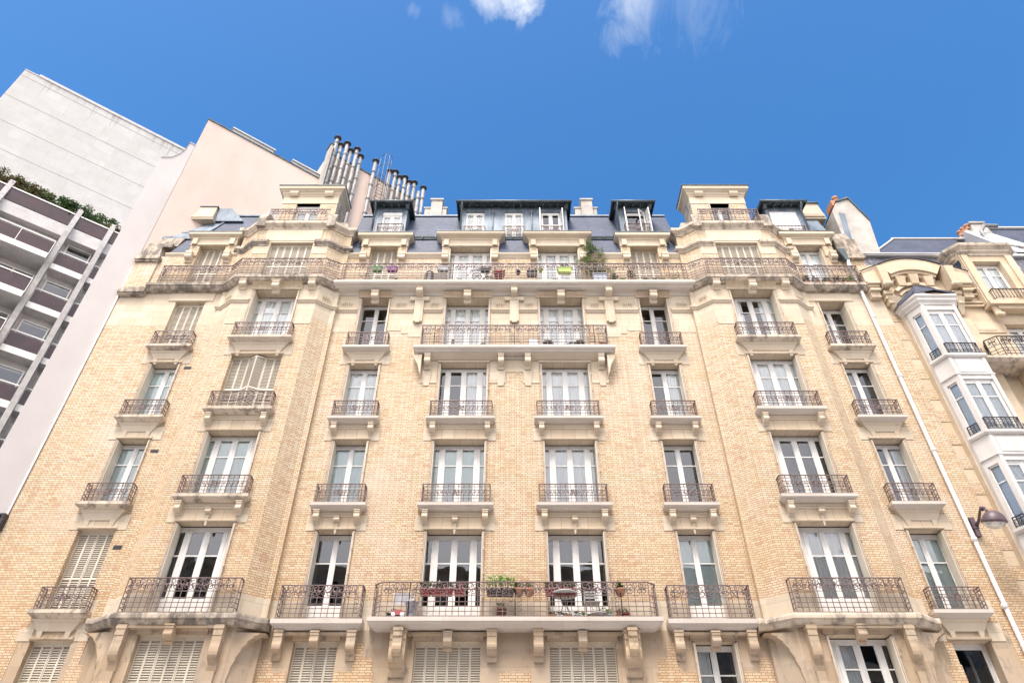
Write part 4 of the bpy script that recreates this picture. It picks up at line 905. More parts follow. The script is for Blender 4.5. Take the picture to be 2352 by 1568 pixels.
# bay crowns
for s in (-1, 1):
    cx = s * BX; pts = pL if s < 0 else pR
    mb = MB()                                              # hood mould at window head, broken by the window
    P = [(-.05, 22.98), (.03, 22.98), (.05, 23.05), (.13, 23.12), (.15, 23.14), (.15, 23.27), (.10, 23.33), (-.05, 23.36)]
    mb.sweep([(cx - 2.26, .4), (cx - 2.26, YP + .05), (cx - 2.05, YP + .05), (cx - 1.52, YB7), (cx - .95, YB7)], P); mb.sweep([(cx + .95, YB7), (cx + 1.52, YB7), (cx + 2.05, YP + .05), (cx + 2.26, YP + .05), (cx + 2.26, .4)], P)
    build_split(mb, 'hood_mould', M['stained2' if s < 0 else 'stained'], B)
    mb = MB(); mb.box(cx - 1.15, cx + 1.15, YB7 - .03, YB7 + .02, 23.3, 23.98); mb.box(cx - .92, cx + .92, YB7 - .012, YB7 + .02, 23.2, 23.3)
    for e in (-1, 1): mb.box(*sorted((cx + e * .87, cx + e * 1.50)), YB7 - .014, YB7 + .02, 22.55, 22.98)
    mb.build('lintel', M['trim'], B)
    mb = MB(); mb.sweep(pts, [(-.5, 24.0), (.03, 24.0), (.06, 24.08), (.16, 24.18), (.20, 24.22), (.20, 24.36), (-.5, 24.36)])
    mb.poly([(x + .0, y, 24.355) for x, y in pts]); mb.build('crown_cornice', M['stained'], B)
    for e in (-1, 1):                                       # curved scroll parapets each side of the little balcony
        mb = MB(); x0, x1 = sorted((cx + e * 1.28, cx + e * 1.62))
        pr = [(YB7 - .20, 24.06), (YB7 - .22, 24.5)] + [(YB7 - .20 + .62 * (1 - cos(a)) , 24.5 + .66 * sin(a)) for a in [i / 6 * 1.57 for i in range(7)]] + [(.5, 25.16), (.5, 24.06)]
        mb.prism(pr, x0, x1)
        pr2 = [(YB7 + .12, 24.36)] + [(YB7 + .12 + .5 * (1 - cos(a)), 24.36 + .62 * sin(a)) for a in [i / 5 * 1.57 for i in range(6)]] + [(1.2, 25.0), (1.2, 24.36)]
        x2, x3 = sorted((cx + e * 1.62, cx + e * 2.12)); mb.taper((x2 + (.25 if e < 0 else 0), x3 - (.25 if e > 0 else 0), .0, 1.4, 25.05), (x2, x3, YP - .02, 1.4, 24.36))
        mb.build('scroll_parapet', M['stained2'], B)
    rail(B, [(-1.27, 0), (1.27, 0)], (cx, YB7 - .12, 24.36), .84, 'high')
    tw = MB(); z0, z1 = 24.36, 26.95; hw8 = .52 if s < 0 else .50; xo = -.05 if s < 0 else .05
    bw = 1.22; yb = .06
    for (a, b, cs) in (((cx - bw, 1.1), (cx - bw, yb), 0), ((cx - bw, yb), (cx + bw, yb), 1), ((cx + bw, yb), (cx + bw, 1.1), 0)):
        panel(tw, a, b, z0, z1, [(bw + xo - hw8, bw + xo + hw8, z0 + .05, 26.42, .24)] if cs else (), m=0, mr=0, msof=1)
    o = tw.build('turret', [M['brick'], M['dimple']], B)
    mb = MB(); mb.box(cx - bw - .015, cx + bw + .015, yb - .02, 1.1, 26.42, 26.96); mb.build('lintel', M['trim'], o)
    mb = MB(); mb.sweep([(cx - bw, 1.1), (cx - bw, yb), (cx + bw, yb), (cx + bw, 1.1)], [(-.2, 26.86), (.03, 26.86), (.06, 26.95), (.10, 27.0), (.10, 27.08), (.20, 27.18), (.25, 27.22), (.25, 27.40), (-.2, 27.42)])
    mb.box(cx - bw + .1, cx + bw - .1, yb + .1, 1.1, 26.9, 27.41); mb.build('cornice', M['trim'], o)
    for e in (-1, 1):
        mb = MB(); xx = cx + e * .78; mb.box(xx - .19, xx + .19, yb - .18, yb, 26.98, 27.14); mb.taper((xx - .19, xx + .19, yb - .18, yb, 26.98), (xx - .17, xx + .17, yb - .10, yb, 26.86)); mb.build('corbel', M['trim'], o)
    mb = MB(); mb.prism([(yb - .29, 27.40), (yb - .29, 27.44), (1.15, 27.5), (1.15, 27.40)], cx - bw - .28, cx + bw + .28); mb.build('zinc_cover', M['gutter'], o)
    window(B, cx + xo, yb + .22, z0 + .1, 26.40 - (.28 if s < 0 else 0), hw8, 2, 'teal' if s < 0 else None, bar=0 if s < 0 else .6)
    if s < 0: mb = MB(); mb.box(cx + xo - hw8, cx + xo + hw8, yb + .16, yb + .3, 26.12, 26.40); mb.build('roller_box', M['whitep'], B)
    else: folded_shutters(B, cx + xo, yb, z0 + .1, 26.4, hw8, .22)
    for e in (-1, 1):
        mb = MB(); mb.tube([(cx + e * (bw + .02), yb + .45, 26.8), (cx + e * (bw + .05), yb + .45, 25.1)], .045, 8); mb.build('downpipe', M['zinc'], B)
# left end: pier with stained stone blocks, zinc hips, chimney base
mb = MB(); mb.box(XL, -14.42, -.14, .6, Z7 - .16, 22.45); mb.build('end_pier', M['brick'], B)
mb = MB(); mb.box(XL - .02, -14.34, -.28, .6, 22.52, 22.68); mb.box(XL, -14.40, -.22, .6, 22.42, 22.52); mb.taper((XL + .1, -14.55, -.12, .6, 23.45), (XL, -14.42, -.18, .6, 22.68)); mb.box(XL + .12, -14.2, -.05, .6, 23.45, 23.66); mb.taper((XL + .45, -14.0, .20, .8, 24.28), (XL + .3, -14.1, .1, .8, 23.66)); mb.build('pier_cap', M['stained2'], B)
mb = MB(); mb.quad((-14.25, -.04, 23.03), (-13.38, -.04, 23.03), (-13.38, .28, 24.28), (-13.9, .28, 24.28)); mb.quad((-13.45, .335, 24.42), (-12.85, .335, 24.42), (-12.85, 1.22, 26.92), (-12.87, 1.22, 26.92)); mb.build('slate_roof', M['slate'], B)
mb = MB(); mb.quad((-15.1, .36, 24.40), (-13.45, .33, 24.43), (-12.87, 1.24, 27.01), (-13.9, 1.5, 27.01)); mb.tube([(-13.45, .31, 24.43), (-12.87, 1.22, 27.02)], .04, 6); mb.tube([(-14.7, .60, 25.1), (-13.3, .56, 25.1)], .02, 5)
mb.box(-15.2, -12.9, .22, .40, 24.28, 24.44); mb.build('zinc_hip', M['zinc'], B)
mb = MB(); mb.taper((-14.45, -13.55, .75, 1.6, 27.05), (-14.6, -13.5, .65, 1.6, 26.25)); mb.box(-14.62, -13.48, .60, 1.6, 26.18, 26.30); mb.box(-14.66, -13.46, .63, 1.6, 26.08, 26.18); mb.build('chimney_base', M['stone'], B)
mb = MB(); mb.prism([(.7, 27.05), (.7, 27.10), (1.7, 27.14), (1.7, 27.05)], -14.5, -13.5); mb.taper((-13.5, -12.9, .85, 2.2, 27.08), (-13.48, -12.2, .85, 2.2, 26.2)); mb.build('zinc_cover', M['zinc'], B)
# right end: gable stone, zinc cheeks, party wall
mb = MB(); mb.box(13.35, XR, -.10, .5, 22.85, 23.9); mb.taper((13.0, XR - .05, .2, 1.6, 24.55), (13.2, XR - .02, .1, 1.6, 23.9)); mb.box(13.2, XR + .02, -.22, .5, 22.62, 22.85); mb.build('gable_block', M['stained2'], B)
mb = MB(); mb.quad((12.62, .33, 24.42), (13.7, .36, 24.42), (13.7, .9, 26.35), (12.62, .9, 26.35)); mb.quad((12.3, .9, 26.35), (13.6, .9, 26.35), (13.6, 1.3, 27.0), (12.3, 1.2, 27.0)); mb.tube([(12.62, .31, 24.45), (12.5, 1.2, 27.0)], .035, 6); mb.build('zinc_cheek', M['zinc'], B)
mb = MB(); mb.taper((12.85, 13.95, .8, 2.4, 27.35), (12.95, 14.1, .8, 2.4, 26.3)); mb.box(12.95, 14.05, .74, 1, 26.42, 26.50); mb.box(12.95, 14.05, .75, 1, 26.56, 26.62); mb.build('chimney_base', M['stone'], B)
mb = MB(); mb.prism([(.72, 27.35), (.72, 27.40), (2.6, 27.45), (2.6, 27.35)], 12.78, 14.0); mb.build('zinc_cover', M['gutter'], B)
# ------------------------------------------------------------ the modern buildings on the left, whose street line turns 37 degrees
AD = R(53.0); DX, DY = sin(AD), cos(AD); NX, NY = DY, -DX; OX, OY = -15.35, -.05
def WL(t, q, z): return (OX + DX * t + NX * q, OY + DY * t + NY * q, z)
class LB(MB):
    """boxes given as along, outward, height; converted to world on build"""
    def build(s, name, mats, parent=None):
        s.v = [WL(*p) for p in s.v]; return MB.build(s, name, mats, parent)
def MB_world(l):
    m = MB(); m.v = [WL(*p) for p in l.v]; m.f = l.f; m.m = l.m; m.sm = l.sm; return m
PK = thing('rendered_building', 'tall pale pink rendered party wall building with steel flues rising behind the brick roof', 'building', WL(0, 0, 0))
mb = LB(); mb.box(-.0, 6.15, -7, 0, 0, 32.97); mb.box(6.15, 11.9, -4, .0, 0, 35.55); mb.build('wall', M['pink'], PK)
mb = LB(); mb.box(-.03, 6.2, -.3, .05, 32.97, 33.03); mb.box(6.1, 11.95, -.3, .05, 35.55, 35.63); mb.build('coping', M['gutter'], PK)
mb = LB(); mb.box(6.0, 6.15, -.0, .55, 30, 35.6); mb.build('chimney_return', M['plaster'], PK)
mb = LB(); mb.box(5.95, 6.17, -.05, .6, 35.6, 35.68); mb.build('coping', M['gutter'], PK)
for t0, t1 in ((1.2, 3.4), (4.45, 6.0)):
    mb = LB(); mb.box(t0, t1, -.6, -.06, 33.0, 33.32); mb.box(t0 - .05, t1 + .05, -.8, .03, 33.32, 33.40); mb.build('roof_parapet', M['wall_white'], PK)
flues = [(6.30, 36.55), (6.60, 36.2), (6.92, 36.55), (7.22, 36.2), (7.55, 36.55), (7.86, 36.2), (8.80, 36.55), (9.78, 36.35), (10.14, 36.6), (10.46, 36.3), (10.80, 36.6), (11.10, 36.35), (11.45, 36.6), (11.80, 36.1), (12.10, 36.6)]
for i, (t, z) in enumerate(flues):
    q = .26 if i not in (0, 2, 4) else .34; x, y, _ = WL(t, q, 0); mb = MB(); r_ = .105
    n_ = 9; mb.tube([(x, y, 24.5), (x, y, z)], r_, 10)
    for k in range(9):
        zz = z - .35 - k * (1.25 + .07 * (i % 3)) - .3 * (i % 4)
        mb.lathe([(r_, -.10), (r_ * 1.16, -.08), (r_ * 1.16, .0), (r_ * 1.28, .02), (r_ * 1.28, .08), (r_, .10)], (x, y, zz), 10)
    o = mb.build('flue_pipe', M['pipe'], PK)
    if i != 13:
        mb = MB(); mb.lathe([(.0, .16), (.09, .13), (.20, .04), (.215, .0), (.19, -.03), (.09, -.05), (.09, -.10), (0, -.1)], (x, y, z + .12), 14); mb.build('rain_cap', M['ironblack'], o)
    else:
        mb = MB(); mb.lathe([(.0, .10), (.06, .08), (r_, 0)], (x, y, z), 10); mb.build('rain_cap', M['pipe'], o)
mb = MB()                                                  # ladder with safety cage
lx = [WL(9.10, .45, 0), WL(9.46, .45, 0)]
for p in lx: mb.tube([(p[0], p[1], 26), (p[0], p[1], 35.6)], .022, 5)
z = 26.2
while z < 35.6: mb.tube([(*lx[0][:2], z), (*lx[1][:2], z)], .013, 4); z += .28
for z in [29.2 + k * .95 for k in range(9)]:
    mb.tube([WL(9.28 + .36 * cos(a), .45 + .66 * sin(a), z) for a in [pi * k / 10 for k in range(11)]], .014, 4)
for k in range(1, 10, 2): a = pi * k / 10; mb.tube([WL(9.28 + .36 * cos(a), .45 + .66 * sin(a), 29.2), WL(9.28 + .36 * cos(a), .45 + .66 * sin(a), 36.8)], .011, 4)
mb.build('caged_ladder', M['ironblack'], PK)
# grey-white gable strip between the brick front and the modern front
GW = thing('gable_wall', 'plain grey-white rendered gable wall with a concave stepped top beside the brick facade', 'wall', WL(-.5, 0, 0))
prof = [(-1.04, 0), (-.012, 0), (-.012, 30.7), (-.27, 30.7), (-.31, 30.1), (-.43, 29.65), (-.65, 29.2), (-1.04, 28.85)]
mb = LB(); n = len(prof)
mb.add([(p, 0, z) for p, z in prof] + [(p, -9, z) for p, z in prof], [tuple(range(n)), tuple(reversed(range(n, 2 * n)))] + [(i, n + i, n + (i + 1) % n, (i + 1) % n) for i in range(n)]); mb.build('wall', M['render_gray'], GW)
mb = LB()
for (a, za), (b, zb) in zip(prof[2:], prof[3:]):
    mb.add([(a, .03, za), (b, .03, zb), (b, .03, zb + .05), (a, .03, za + .05), (a, -9, za), (b, -9, zb), (b, -9, zb + .05), (a, -9, za + .05)], [(0, 1, 2, 3), (7, 6, 5, 4), (3, 2, 6, 7), (0, 4, 5, 1)])
mb.build('coping', M['concrete'], GW)
mb = MB(); mb.tube([(XL - .025, -.10, .2), (XL - .025, -.10, 22.2)], .03, 5); mb.build('joint_seal', M['pvc'], GW)
# white clad tower behind
TW = thing('tower_block', 'windowless white panel-clad tower with streaked parapet at far left', 'building', WL(-5, -13, 0))
mb = LB(); mb.box(-11, .6, -24, -13, 0, 44.9); mb.build('wall', M['tower'], TW)
mb = LB()
for z in (44.3, 42.0, 39.75, 37.5, 35.2): mb.box(-11.0, .6, -13.006, -12.99, z - .012, z + .012)
mb = build_split(MB_world(mb), 'panel_joint', M['fin'], TW)
mb = LB(); mb.box(-10.2, .6, -24, -12.95, 44.9, 45.12); mb.box(-11.02, -10.2, -24, -12.97, 44.9, 44.98); mb.build('parapet', M['concrete'], TW)
# modern apartment front
A = thing('balcony_apartment_building', 'modern concrete apartment building with burgundy glass balconies and planted terrace', 'building', WL(-4, -10.5, 0))
q0 = -10.5
mb = LB(); mb.box(-14, -1.0, q0 - 8, q0 - .6, 0, 31.9); mb.build('wall', M['concrete'], A)
mb = LB(); mb.box(-14, -1.0, q0 - .6, q0 - .02, 31.05, 31.88); mb.box(-14, -1.0, q0 - 6, q0 - .2, 31.85, 31.93); mb.build('terrace_band', M['concrete'], A)
tf = [(-7.32, 34.0), (-3.86, 34.0), (-2.07, 34.0)]
for t, z in tf:
    mb = LB(); mb.box(t - .13, t + .13, q0 - .3, q0 + .35, 0, 31.2)
    mb.add([(t - .13, q0 + .35, 31.2), (t + .13, q0 + .35, 31.2), (t + .13, q0 - .3, 31.2), (t - .13, q0 - .3, 31.2), (t - .13, q0 - .05, 33.4), (t + .13, q0 - .05, 33.4), (t + .13, q0 - .35, 33.45), (t - .13, q0 - .35, 33.45)], [(0, 3, 2, 1), (4, 5, 6, 7), (0, 1, 5, 4), (1, 2, 6, 5), (2, 3, 7, 6), (3, 0, 4, 7)])
    mb.build('concrete_fin', M['fin'], A)
bays = [(-13.8, -7.46), (-7.18, -4.0), (-3.72, -2.2), (-1.93, -1.0)]
for bi, (a, b) in enumerate(bays):
    mb = LB(); mb.box(a, b, q0 - .10, q0 - .04, 31.95, 32.85); mb.build('terrace_panel', M['burg'], A)
    mb = LB(); mb.box(a, b, q0 - .08, q0 - .0, 32.85, 32.93); mb.box(a, b, q0 - .3, q0 - .24, 33.06, 33.12); mb.build('rail', M['white'], A)
    for k in range(9):
        zf = 28.75 - 2.8 * k; out_ = .75 if bi in (0, 1) else .10
        if zf < 8: break
        mb = LB(); mb.box(a, b, q0 - .6, q0 + out_, zf - .12, zf + .16); mb.build('balcony_slab', M['concrete'], A)
        mb = LB(); mb.box(a, b, q0 + out_ - .02, q0 + out_ + .03, zf - .14, zf + .2); mb.build('slab_edge', M['white'], A)
        mb = LB(); n = max(1, round((b - a) / 1.6))
        for j in range(n): mb.box(a + (b - a) * j / n + .015, a + (b - a) * (j + 1) / n - .015, q0 + out_ - .06, q0 + out_ - .03, zf + .26, zf + 1.06)
        mb.build('balcony_panel', M['burg'], A)
        mb = LB(); mb.box(a, b, q0 + out_ - .08, q0 + out_ - .02, zf + 1.14, zf + 1.2); mb.box(a, b, q0 + out_ - .07, q0 + out_ - .03, zf + .20, zf + .26)
        for j in range(n + 1): tt = a + (b - a) * j / n; mb.box(tt - .015, tt + .015, q0 + out_ - .07, q0 + out_ - .03, zf + .2, zf + 1.2)
        mb.build('rail', M['white'], A)
        # recessed window
        wa, wb = (a + .12, b - .12); o = LB(); yq = q0 - .55
        o.box(wa, wb, yq - .02, yq + .06, zf + 2.24, zf + 2.3); o.box(wa, wb, yq - .02, yq + .06, zf + .2, zf + .3)
        m_ = 3 if bi < 2 else 1
        for j in range(m_ + 1):
            tt = wa + (wb - wa) * j / m_; tt = min(max(tt, wa + .05), wb - .05); o.box(tt - .035, tt + .035, yq - .02, yq + .06, zf + .3, zf + 2.24)
        o = o.build('window', M['white'], A)
        p = LB(); p.quad((wa, yq + .02, zf + .3), (wb, yq + .02, zf + .3), (wb, yq + .02, zf + 2.24), (wa, yq + .02, zf + 2.24)); p.build('pane', M['glassb'], o)
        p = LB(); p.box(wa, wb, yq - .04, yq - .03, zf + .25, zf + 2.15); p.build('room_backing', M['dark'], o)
        if (bi == 1 and k == 0) or (bi == 0 and k in (0, 2)) or bi == 3:
            s_ = LB(); top = zf + 2.2; zb = zf + (1.55 if bi == 1 else .9)
            zz = zb
            while zz < top: s_.box(wa, wb, yq + .08, yq + .12, zz, zz + .045); zz += .06
            s_.build('roller_shutter', M['wall_white'], A)
# planting on the terrace
def foliage(mb, c, rad, n, size, rng, m=0, flat=.5):
    for _ in range(n):
        while True:
            p = Vector((rng.uniform(-1, 1), rng.uniform(-1, 1), rng.uniform(-1, 1)))
            if .25 < p.length < 1: break
        p *= (.75 + .25 * noise.noise(p * 2.3 + Vector(c)) * 2)
        o = Vector((c[0] + p.x * rad[0], c[1] + p.y * rad[1], c[2] + p.z * rad[2]))
        a = Vector((rng.gauss(0, 1), rng.gauss(0, 1), rng.gauss(0, .7))).normalized(); b = a.cross(Vector((rng.gauss(0, 1), rng.gauss(0, 1), rng.gauss(0, 1)))).normalized()
        s = size * rng.uniform(.6, 1.3); mi = m if not isinstance(m, (list, tuple)) else rng.choice(m)
        mb.add([o - a * s, o + b * s * flat, o + a * s, o - b * s * flat], [(0, 1, 2, 3)], mi)
rng = random.Random(3)
hsp = [(-7.6, 'leafr', 'russet tinged bushy shrub at the far left end of the roof terrace'), (-6.3, 'leafr', 'reddish shrub second from the left along the roof terrace'), (-5.0, 'leaf', 'dense mid green shrub in the middle of the roof terrace'),
       (-3.9, 'leafd', 'dark green shrub behind the second concrete fin of the terrace'), (-2.9, 'leaf', 'tall leafy green shrub right of the second fin on the terrace'), (-1.9, 'leafr', 'thin russet shrub at the right end of the terrace beside the gable')]
for i, (t, mt, lab) in enumerate(hsp):
    x, y, _ = WL(t, q0 - .55, 0); T_ = thing('terrace_shrub', lab, 'shrub', (x, y, 31.93), 'shrubs along the roof terrace')
    mb = MB(); hh = [1.5, 1.35, 1.15, 1.25, 1.35, .7][i]
    for k in range(20):
        tt = t + rng.uniform(-.78, .78) * (1 if i < 5 else .5); c = WL(tt, q0 - .5 + rng.uniform(-.15, .25), 32.75 + hh * rng.uniform(.1, .9)); foliage(mb, c, (.42, .35, .36), 130, .07, rng, (0, 0, 1))
    mb.build('foliage', [M[mt], M['leaf' if mt != 'leaf' else 'leafd']], T_)
    mb = MB()
    for k in range(5): mb.tube([(x, y, 31.93), (x + rng.uniform(-.2, .2), y + rng.uniform(-.2, .2), 32.6), (x + rng.uniform(-.5, .5), y + rng.uniform(-.3, .3), 33.3)], [.03, .02, .008], 5)
    mb.build('stem', M['bark'], T_)
for t, z, lab in ((2.9 + .75, 33.05, 'small wispy bush on the pink building roof'), (4.75, 33.05, 'small green bush growing on the pink building roof edge')):
    x, y, _ = WL(t, -.25, 0); T_ = thing('roof_bush', lab, 'bush', (x, y, z)); mb = MB()
    foliage(mb, (x, y, z + .14), (.28, .2, .18), 110, .04, rng); mb.build('foliage', M['leaf' if t < 4 else 'leaf2'], T_)
# a dark wall bracket lamp at the left edge of the view
T_ = thing('wall_lamp', 'dark wall lamp bracket cut off by the left edge of the picture', 'street lamp', (-15.36, -.2, 11.1))
mb = MB(); mb.box(-15.46, -15.3, -.26, -.06, 10.85, 11.35); mb.tube([(-15.4, -.2, 11.2), (-15.6, -.6, 11.5), (-15.8, -.9, 11.45)], .04, 8); mb.build('bracket', M['ironblack'], T_)
mb = MB(); mb.lathe([(.0, .25), (.08, .22), (.27, .05), (.29, -.05), (.25, -.08), (0, -.08)], (-15.9, -1.0, 11.2), 16); mb.build('lamp_shade', M['ironblack'], T_)
# downpipe of the brick building, chimneys behind its ridge, party wall at its right end
mb = MB(); pts = [(13.42, -.30, 22.35), (13.44, -.22, 21.9), (13.50, -.16, 21.55), (13.50, -.16, 20.6), (13.50, -.16, 14), (13.54, -.16, 7), (13.54, -.16, .2)]
mb.tube(pts, .065, 10)
for z in (22.1, 20.9, 19.4, 16.6, 13.6, 10.55, 8.6): mb.lathe([(.065, -.06), (.085, -.05), (.085, .05), (.075, .07), (.065, .07)], (13.515 if z < 22 else 13.44, -.16 if z < 21.5 else -.25, z), 10)
mb.build('downpipe', M['pvc'], B)
mb = MB(); mb.taper((13.12, 13.42, -.42, -.1, 22.95), (13.36, 13.5, -.34, -.2, 22.3)); mb.build('hopper', M['gutter'], B)
for x0, pots in ((-3.95, (-.62, .55)), (3.65, (-.55,))):
    mb = MB(); y = 3.0; mb.box(x0 - .55, x0 + .55, y, y + 1.2, 26.8, 29.75 + (.0)); mb.box(x0 - .28 + .05, x0 + .28 + .05, y - .12, y + .9, 26.8, 30.25); mb.box(x0 - .6, x0 + .6, y - .04, y + 1.2, 29.75, 29.83); mb.box(x0 - .28, x0 + .38, y - .18, y + .9, 30.25, 30.36)
    o = mb.build('chimney_stack', M['plaster'], B)
    for p in pots: mb = MB(); mb.lathe([(.12, 0), (.10, .18), (.13, .2), (.11, .3), (0, .3)], (x0 + p * .75, y + .35, 29.83), 12); mb.build('chimney_pot', M['terra'], o)
mb = MB(); mb.taper((-11.9, -11.25, 1.9, 3, 28.1), (-12.1, -11.1, 1.8, 3, 26.9)); mb.build('chimney_stack', M['plaster'], B)
for x in (-11.35, -10.95): mb = MB(); mb.lathe([(.13, 0), (.11, .25), (.14, .27), (.12, .4), (0, .42)], (x, 2.2, 27.95), 12); mb.build('chimney_pot', M['terra'], B)
mb = MB(); pr = [(14.1, 20.5), (15.35, 20.5), (15.45, 23.4), (15.70, 25.7), (15.2, 27.25), (14.6, 27.0), (14.25, 26.4)]
mb.prism(pr, .45, 4, axis=1); mb.build('party_wall', M['plaster'], B)
mb = MB()
for (x0, z0), (x1, z1) in ((pr[3], pr[4]), (pr[4], pr[5])):
    mb.add([(x0, .38, z0), (x1, .38, z1), (x1, .38, z1 + .09), (x0, .38, z0 + .09), (x0, 4, z0), (x1, 4, z1), (x1, 4, z1 + .09), (x0, 4, z0 + .09)], [(0, 1, 2, 3), (7, 6, 5, 4), (3, 2, 6, 7), (0, 4, 5, 1)])
mb.build('coping', M['gutter'], B)
mb = MB(); mb.box(14.5, 15.1, .6, 1.2, 27.0, 27.35); mb.lathe([(.14, 0), (.12, .3), (.15, .32), (.13, .42), (0, .42)], (14.85, .75, 27.3), 12); mb.build('chimney_pot', M['terra'], B)
mb = MB(); mb.quad((14.15, .44, 23.2), (14.4, .44, 23.2), (14.75, .44, 26.2), (14.5, .44, 26.3)); mb.box(14.15, 14.2, .38, .46, 23.2, 24.4); mb.build('flashing', M['zinc'], B)
# inside: dark back wall and floors so that rooms read as rooms
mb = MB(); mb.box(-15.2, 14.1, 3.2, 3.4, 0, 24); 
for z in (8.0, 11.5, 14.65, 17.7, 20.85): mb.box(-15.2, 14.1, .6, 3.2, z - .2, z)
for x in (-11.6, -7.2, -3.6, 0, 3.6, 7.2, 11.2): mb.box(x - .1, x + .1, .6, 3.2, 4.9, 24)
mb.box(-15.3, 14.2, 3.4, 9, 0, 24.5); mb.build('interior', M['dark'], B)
mb = MB()
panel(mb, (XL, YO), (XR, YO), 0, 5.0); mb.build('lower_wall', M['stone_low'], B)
# ------------------------------------------------------------ the carved stone building on the right
RB = thing('stone_apartment_building', 'carved limestone apartment building with a white oriel and arched gable at right', 'building', (18, .5, 0))
RY = .0
mb = MB(); hs_ = [(18.42 - 14.25, 19.75 - 14.25, 17.0, 19.2, .3)] + [(18.42 - 14.25, 19.75 - 14.25, z, z + 2.3, .3) for z in (13.8, 10.7, 7.6)]
panel(mb, (XR, RY), (26, RY), 0, 21.1, hs_, m=0, mr=0, msof=0); mb.box(XR, 26, RY + .35, 8, 0, 21); mb.build('wall', M['stone_warm'], RB)
mb = MB(); rr = random.Random(5)                            # quoins alternate with brick in the party strip
z = 4.0; k = 0
while z < 21:
    h = .48 if k % 2 else .42
    if k % 2 == 0: mb.box(XR + .02, XR + .42, RY - .015, RY + .02, z, z + h)
    z += h; k += 1
build_split(mb, 'brick_infill', M['brick'], RB)
mb = MB()                                                   # rounded pier beside the oriel, scalloped top
for (x0, x1, y) in ((14.62, 14.86, -.22), (14.86, 15.0, -.34), (16.35, 16.6, -.34), (16.6, 17.1, -.22)): mb.box(x0, x1, y, .1, 0, 19.6 if x0 < 16 else 19.3)
for x, s in ((14.55, 1), (17.0, -1)): mb.taper((x - .22, x + .22, -.36, .1, 20.3), (x - .04, x + .08, -.1, .1, 19.6))
build_split(mb, 'pier', M['stone_warm'], RB)
# oriel
ox0, ox1, yf, yr = 14.92, 16.22, -.88, -.38
plan = [(14.66, yr + .3), (14.66, yr), (ox0, yf), (ox1, yf), (16.48, yr), (16.48, yr + .3)]
lv = [(17.02, 19.12), (13.9, 15.95), (10.75, 12.82), (7.6, 9.7)]
mb = MB()
for i in range(5):
    a, b = plan[i], plan[i + 1]; Ls = math.dist(a, b); hh = []
    if i == 2: hh = [(.13, Ls - .13, z0, z1, .1) for z0, z1 in lv]
    if i in (1, 3): hh = [(.12, Ls - .10, z0 - .1, z1 - .05, .1) for z0, z1 in lv]
    panel(mb, a, b, 4, 19.75, hh, m=0, mr=0, msof=0)
mb.quad((14.66, yr, 4), (ox0, yf, 4), (ox1, yf, 4), (16.48, yr, 4)); o = mb.build('oriel', M['cream'], RB)
mb = MB()
mb.sweep(plan, [(-.05, 19.35), (.03, 19.35), (.05, 19.42), (.12, 19.52), (.12, 19.60), (.18, 19.68), (.18, 19.76), (-.05, 19.76)])
for z0, z1 in lv:
    mb.sweep(plan[1:5], [(-.02, z0 - .16), (.05, z0 - .16), (.09, z0 - .10), (.09, z0 - .02), (-.02, z0)]); mb.sweep(plan[1:5], [(-.02, z0 - .9), (.04, z0 - .9), (.04, z0 - .84), (-.02, z0 - .84)])
    mb.box(ox0 + .2, ox1 - .2, yf - .02, yf + .01, z0 - .78, z0 - .26)
for x in (ox0 + .02, ox1 - .14): mb.box(x, x + .12, yf - .025, yf + .02, 4, 19.35)
mb.build('moulding', M['cream'], o)
for z0, z1 in lv:
    wcx = (ox0 + ox1) / 2; window(RB, wcx, yf + .06, z0, z1, .52, 2, 'white', bot=.1, bar=.6, glass='glassb', name='oriel_window')
    rail(RB, box_path(.54, .06), (wcx, yf - .02, z0), .44, 'tiny', metal='ironblack')
    for (a, b) in ((plan[1], plan[2]), (plan[3], plan[4])):
        a, b = Vector(a), Vector(b); t = (b - a).normalized(); n_ = Vector((t.y, -t.x)); a2, b2 = a + t * .12 - n_ * .05, b - t * .10 - n_ * .05
        f = MB(); obox(f, a2, a2 + t * .035, .04, z0 - .1, z1 - .05); obox(f, b2 - t * .035, b2, .04, z0 - .1, z1 - .05); obox(f, a2, b2, .04, z0 - .1, z0 + .02); obox(f, a2, b2, .04, z1 - .1, z1 - .05); obox(f, a2, b2, .04, z1 - .64, z1 - .61)
        fo = f.build('side_light', M['white'], RB)
        p = MB(); c_, d_ = a2 - n_ * .02, b2 - n_ * .02; p.quad((c_.x, c_.y, z0), (d_.x, d_.y, z0), (d_.x, d_.y, z1 - .1), (c_.x, c_.y, z1 - .1)); p.build('pane', M['glassb'], fo)
        p = MB(); c_, d_ = c_ - n_ * .06, d_ - n_ * .06; p.quad((c_.x, c_.y, z0), (d_.x, d_.y, z0), (d_.x, d_.y, z1 - .1), (c_.x, c_.y, z1 - .1)); p.build('curtain', M['curtain'], fo)
        rail(RB, [tuple(a2 - a2 + n_ * .10), tuple(b2 - a2 + n_ * .10)], (a2.x, a2.y, z0 - .12), .44, 'tiny', metal='ironblack')
mb = MB(); ap = (15.62, -.22, 21.0); rim = [(14.42, -.1, 19.78), (14.44, yr - .06, 19.78), (ox0 - .12, yf - .14, 19.84), (15.57, yf - .22, 19.98), (ox1 + .12, yf - .14, 19.84), (16.72, yr - .06, 19.78), (16.76, -.1, 19.78)]
for a, b in zip(rim, rim[1:]): mb.add([a, b, ap], [(0, 1, 2)]); mb.quad((a[0], a[1], a[2] - .06), (b[0], b[1], b[2] - .06), b, a)
for a in rim[1:6]: mb.tube([(a[0], a[1], a[2] + .01), ap], .028, 5)
mb.build('oriel_roof', M['slate3'], RB)
mb = MB(); mb.poly([(p[0], p[1], 19.765) for p in rim]); mb.build('soffit', M['trim'], RB)
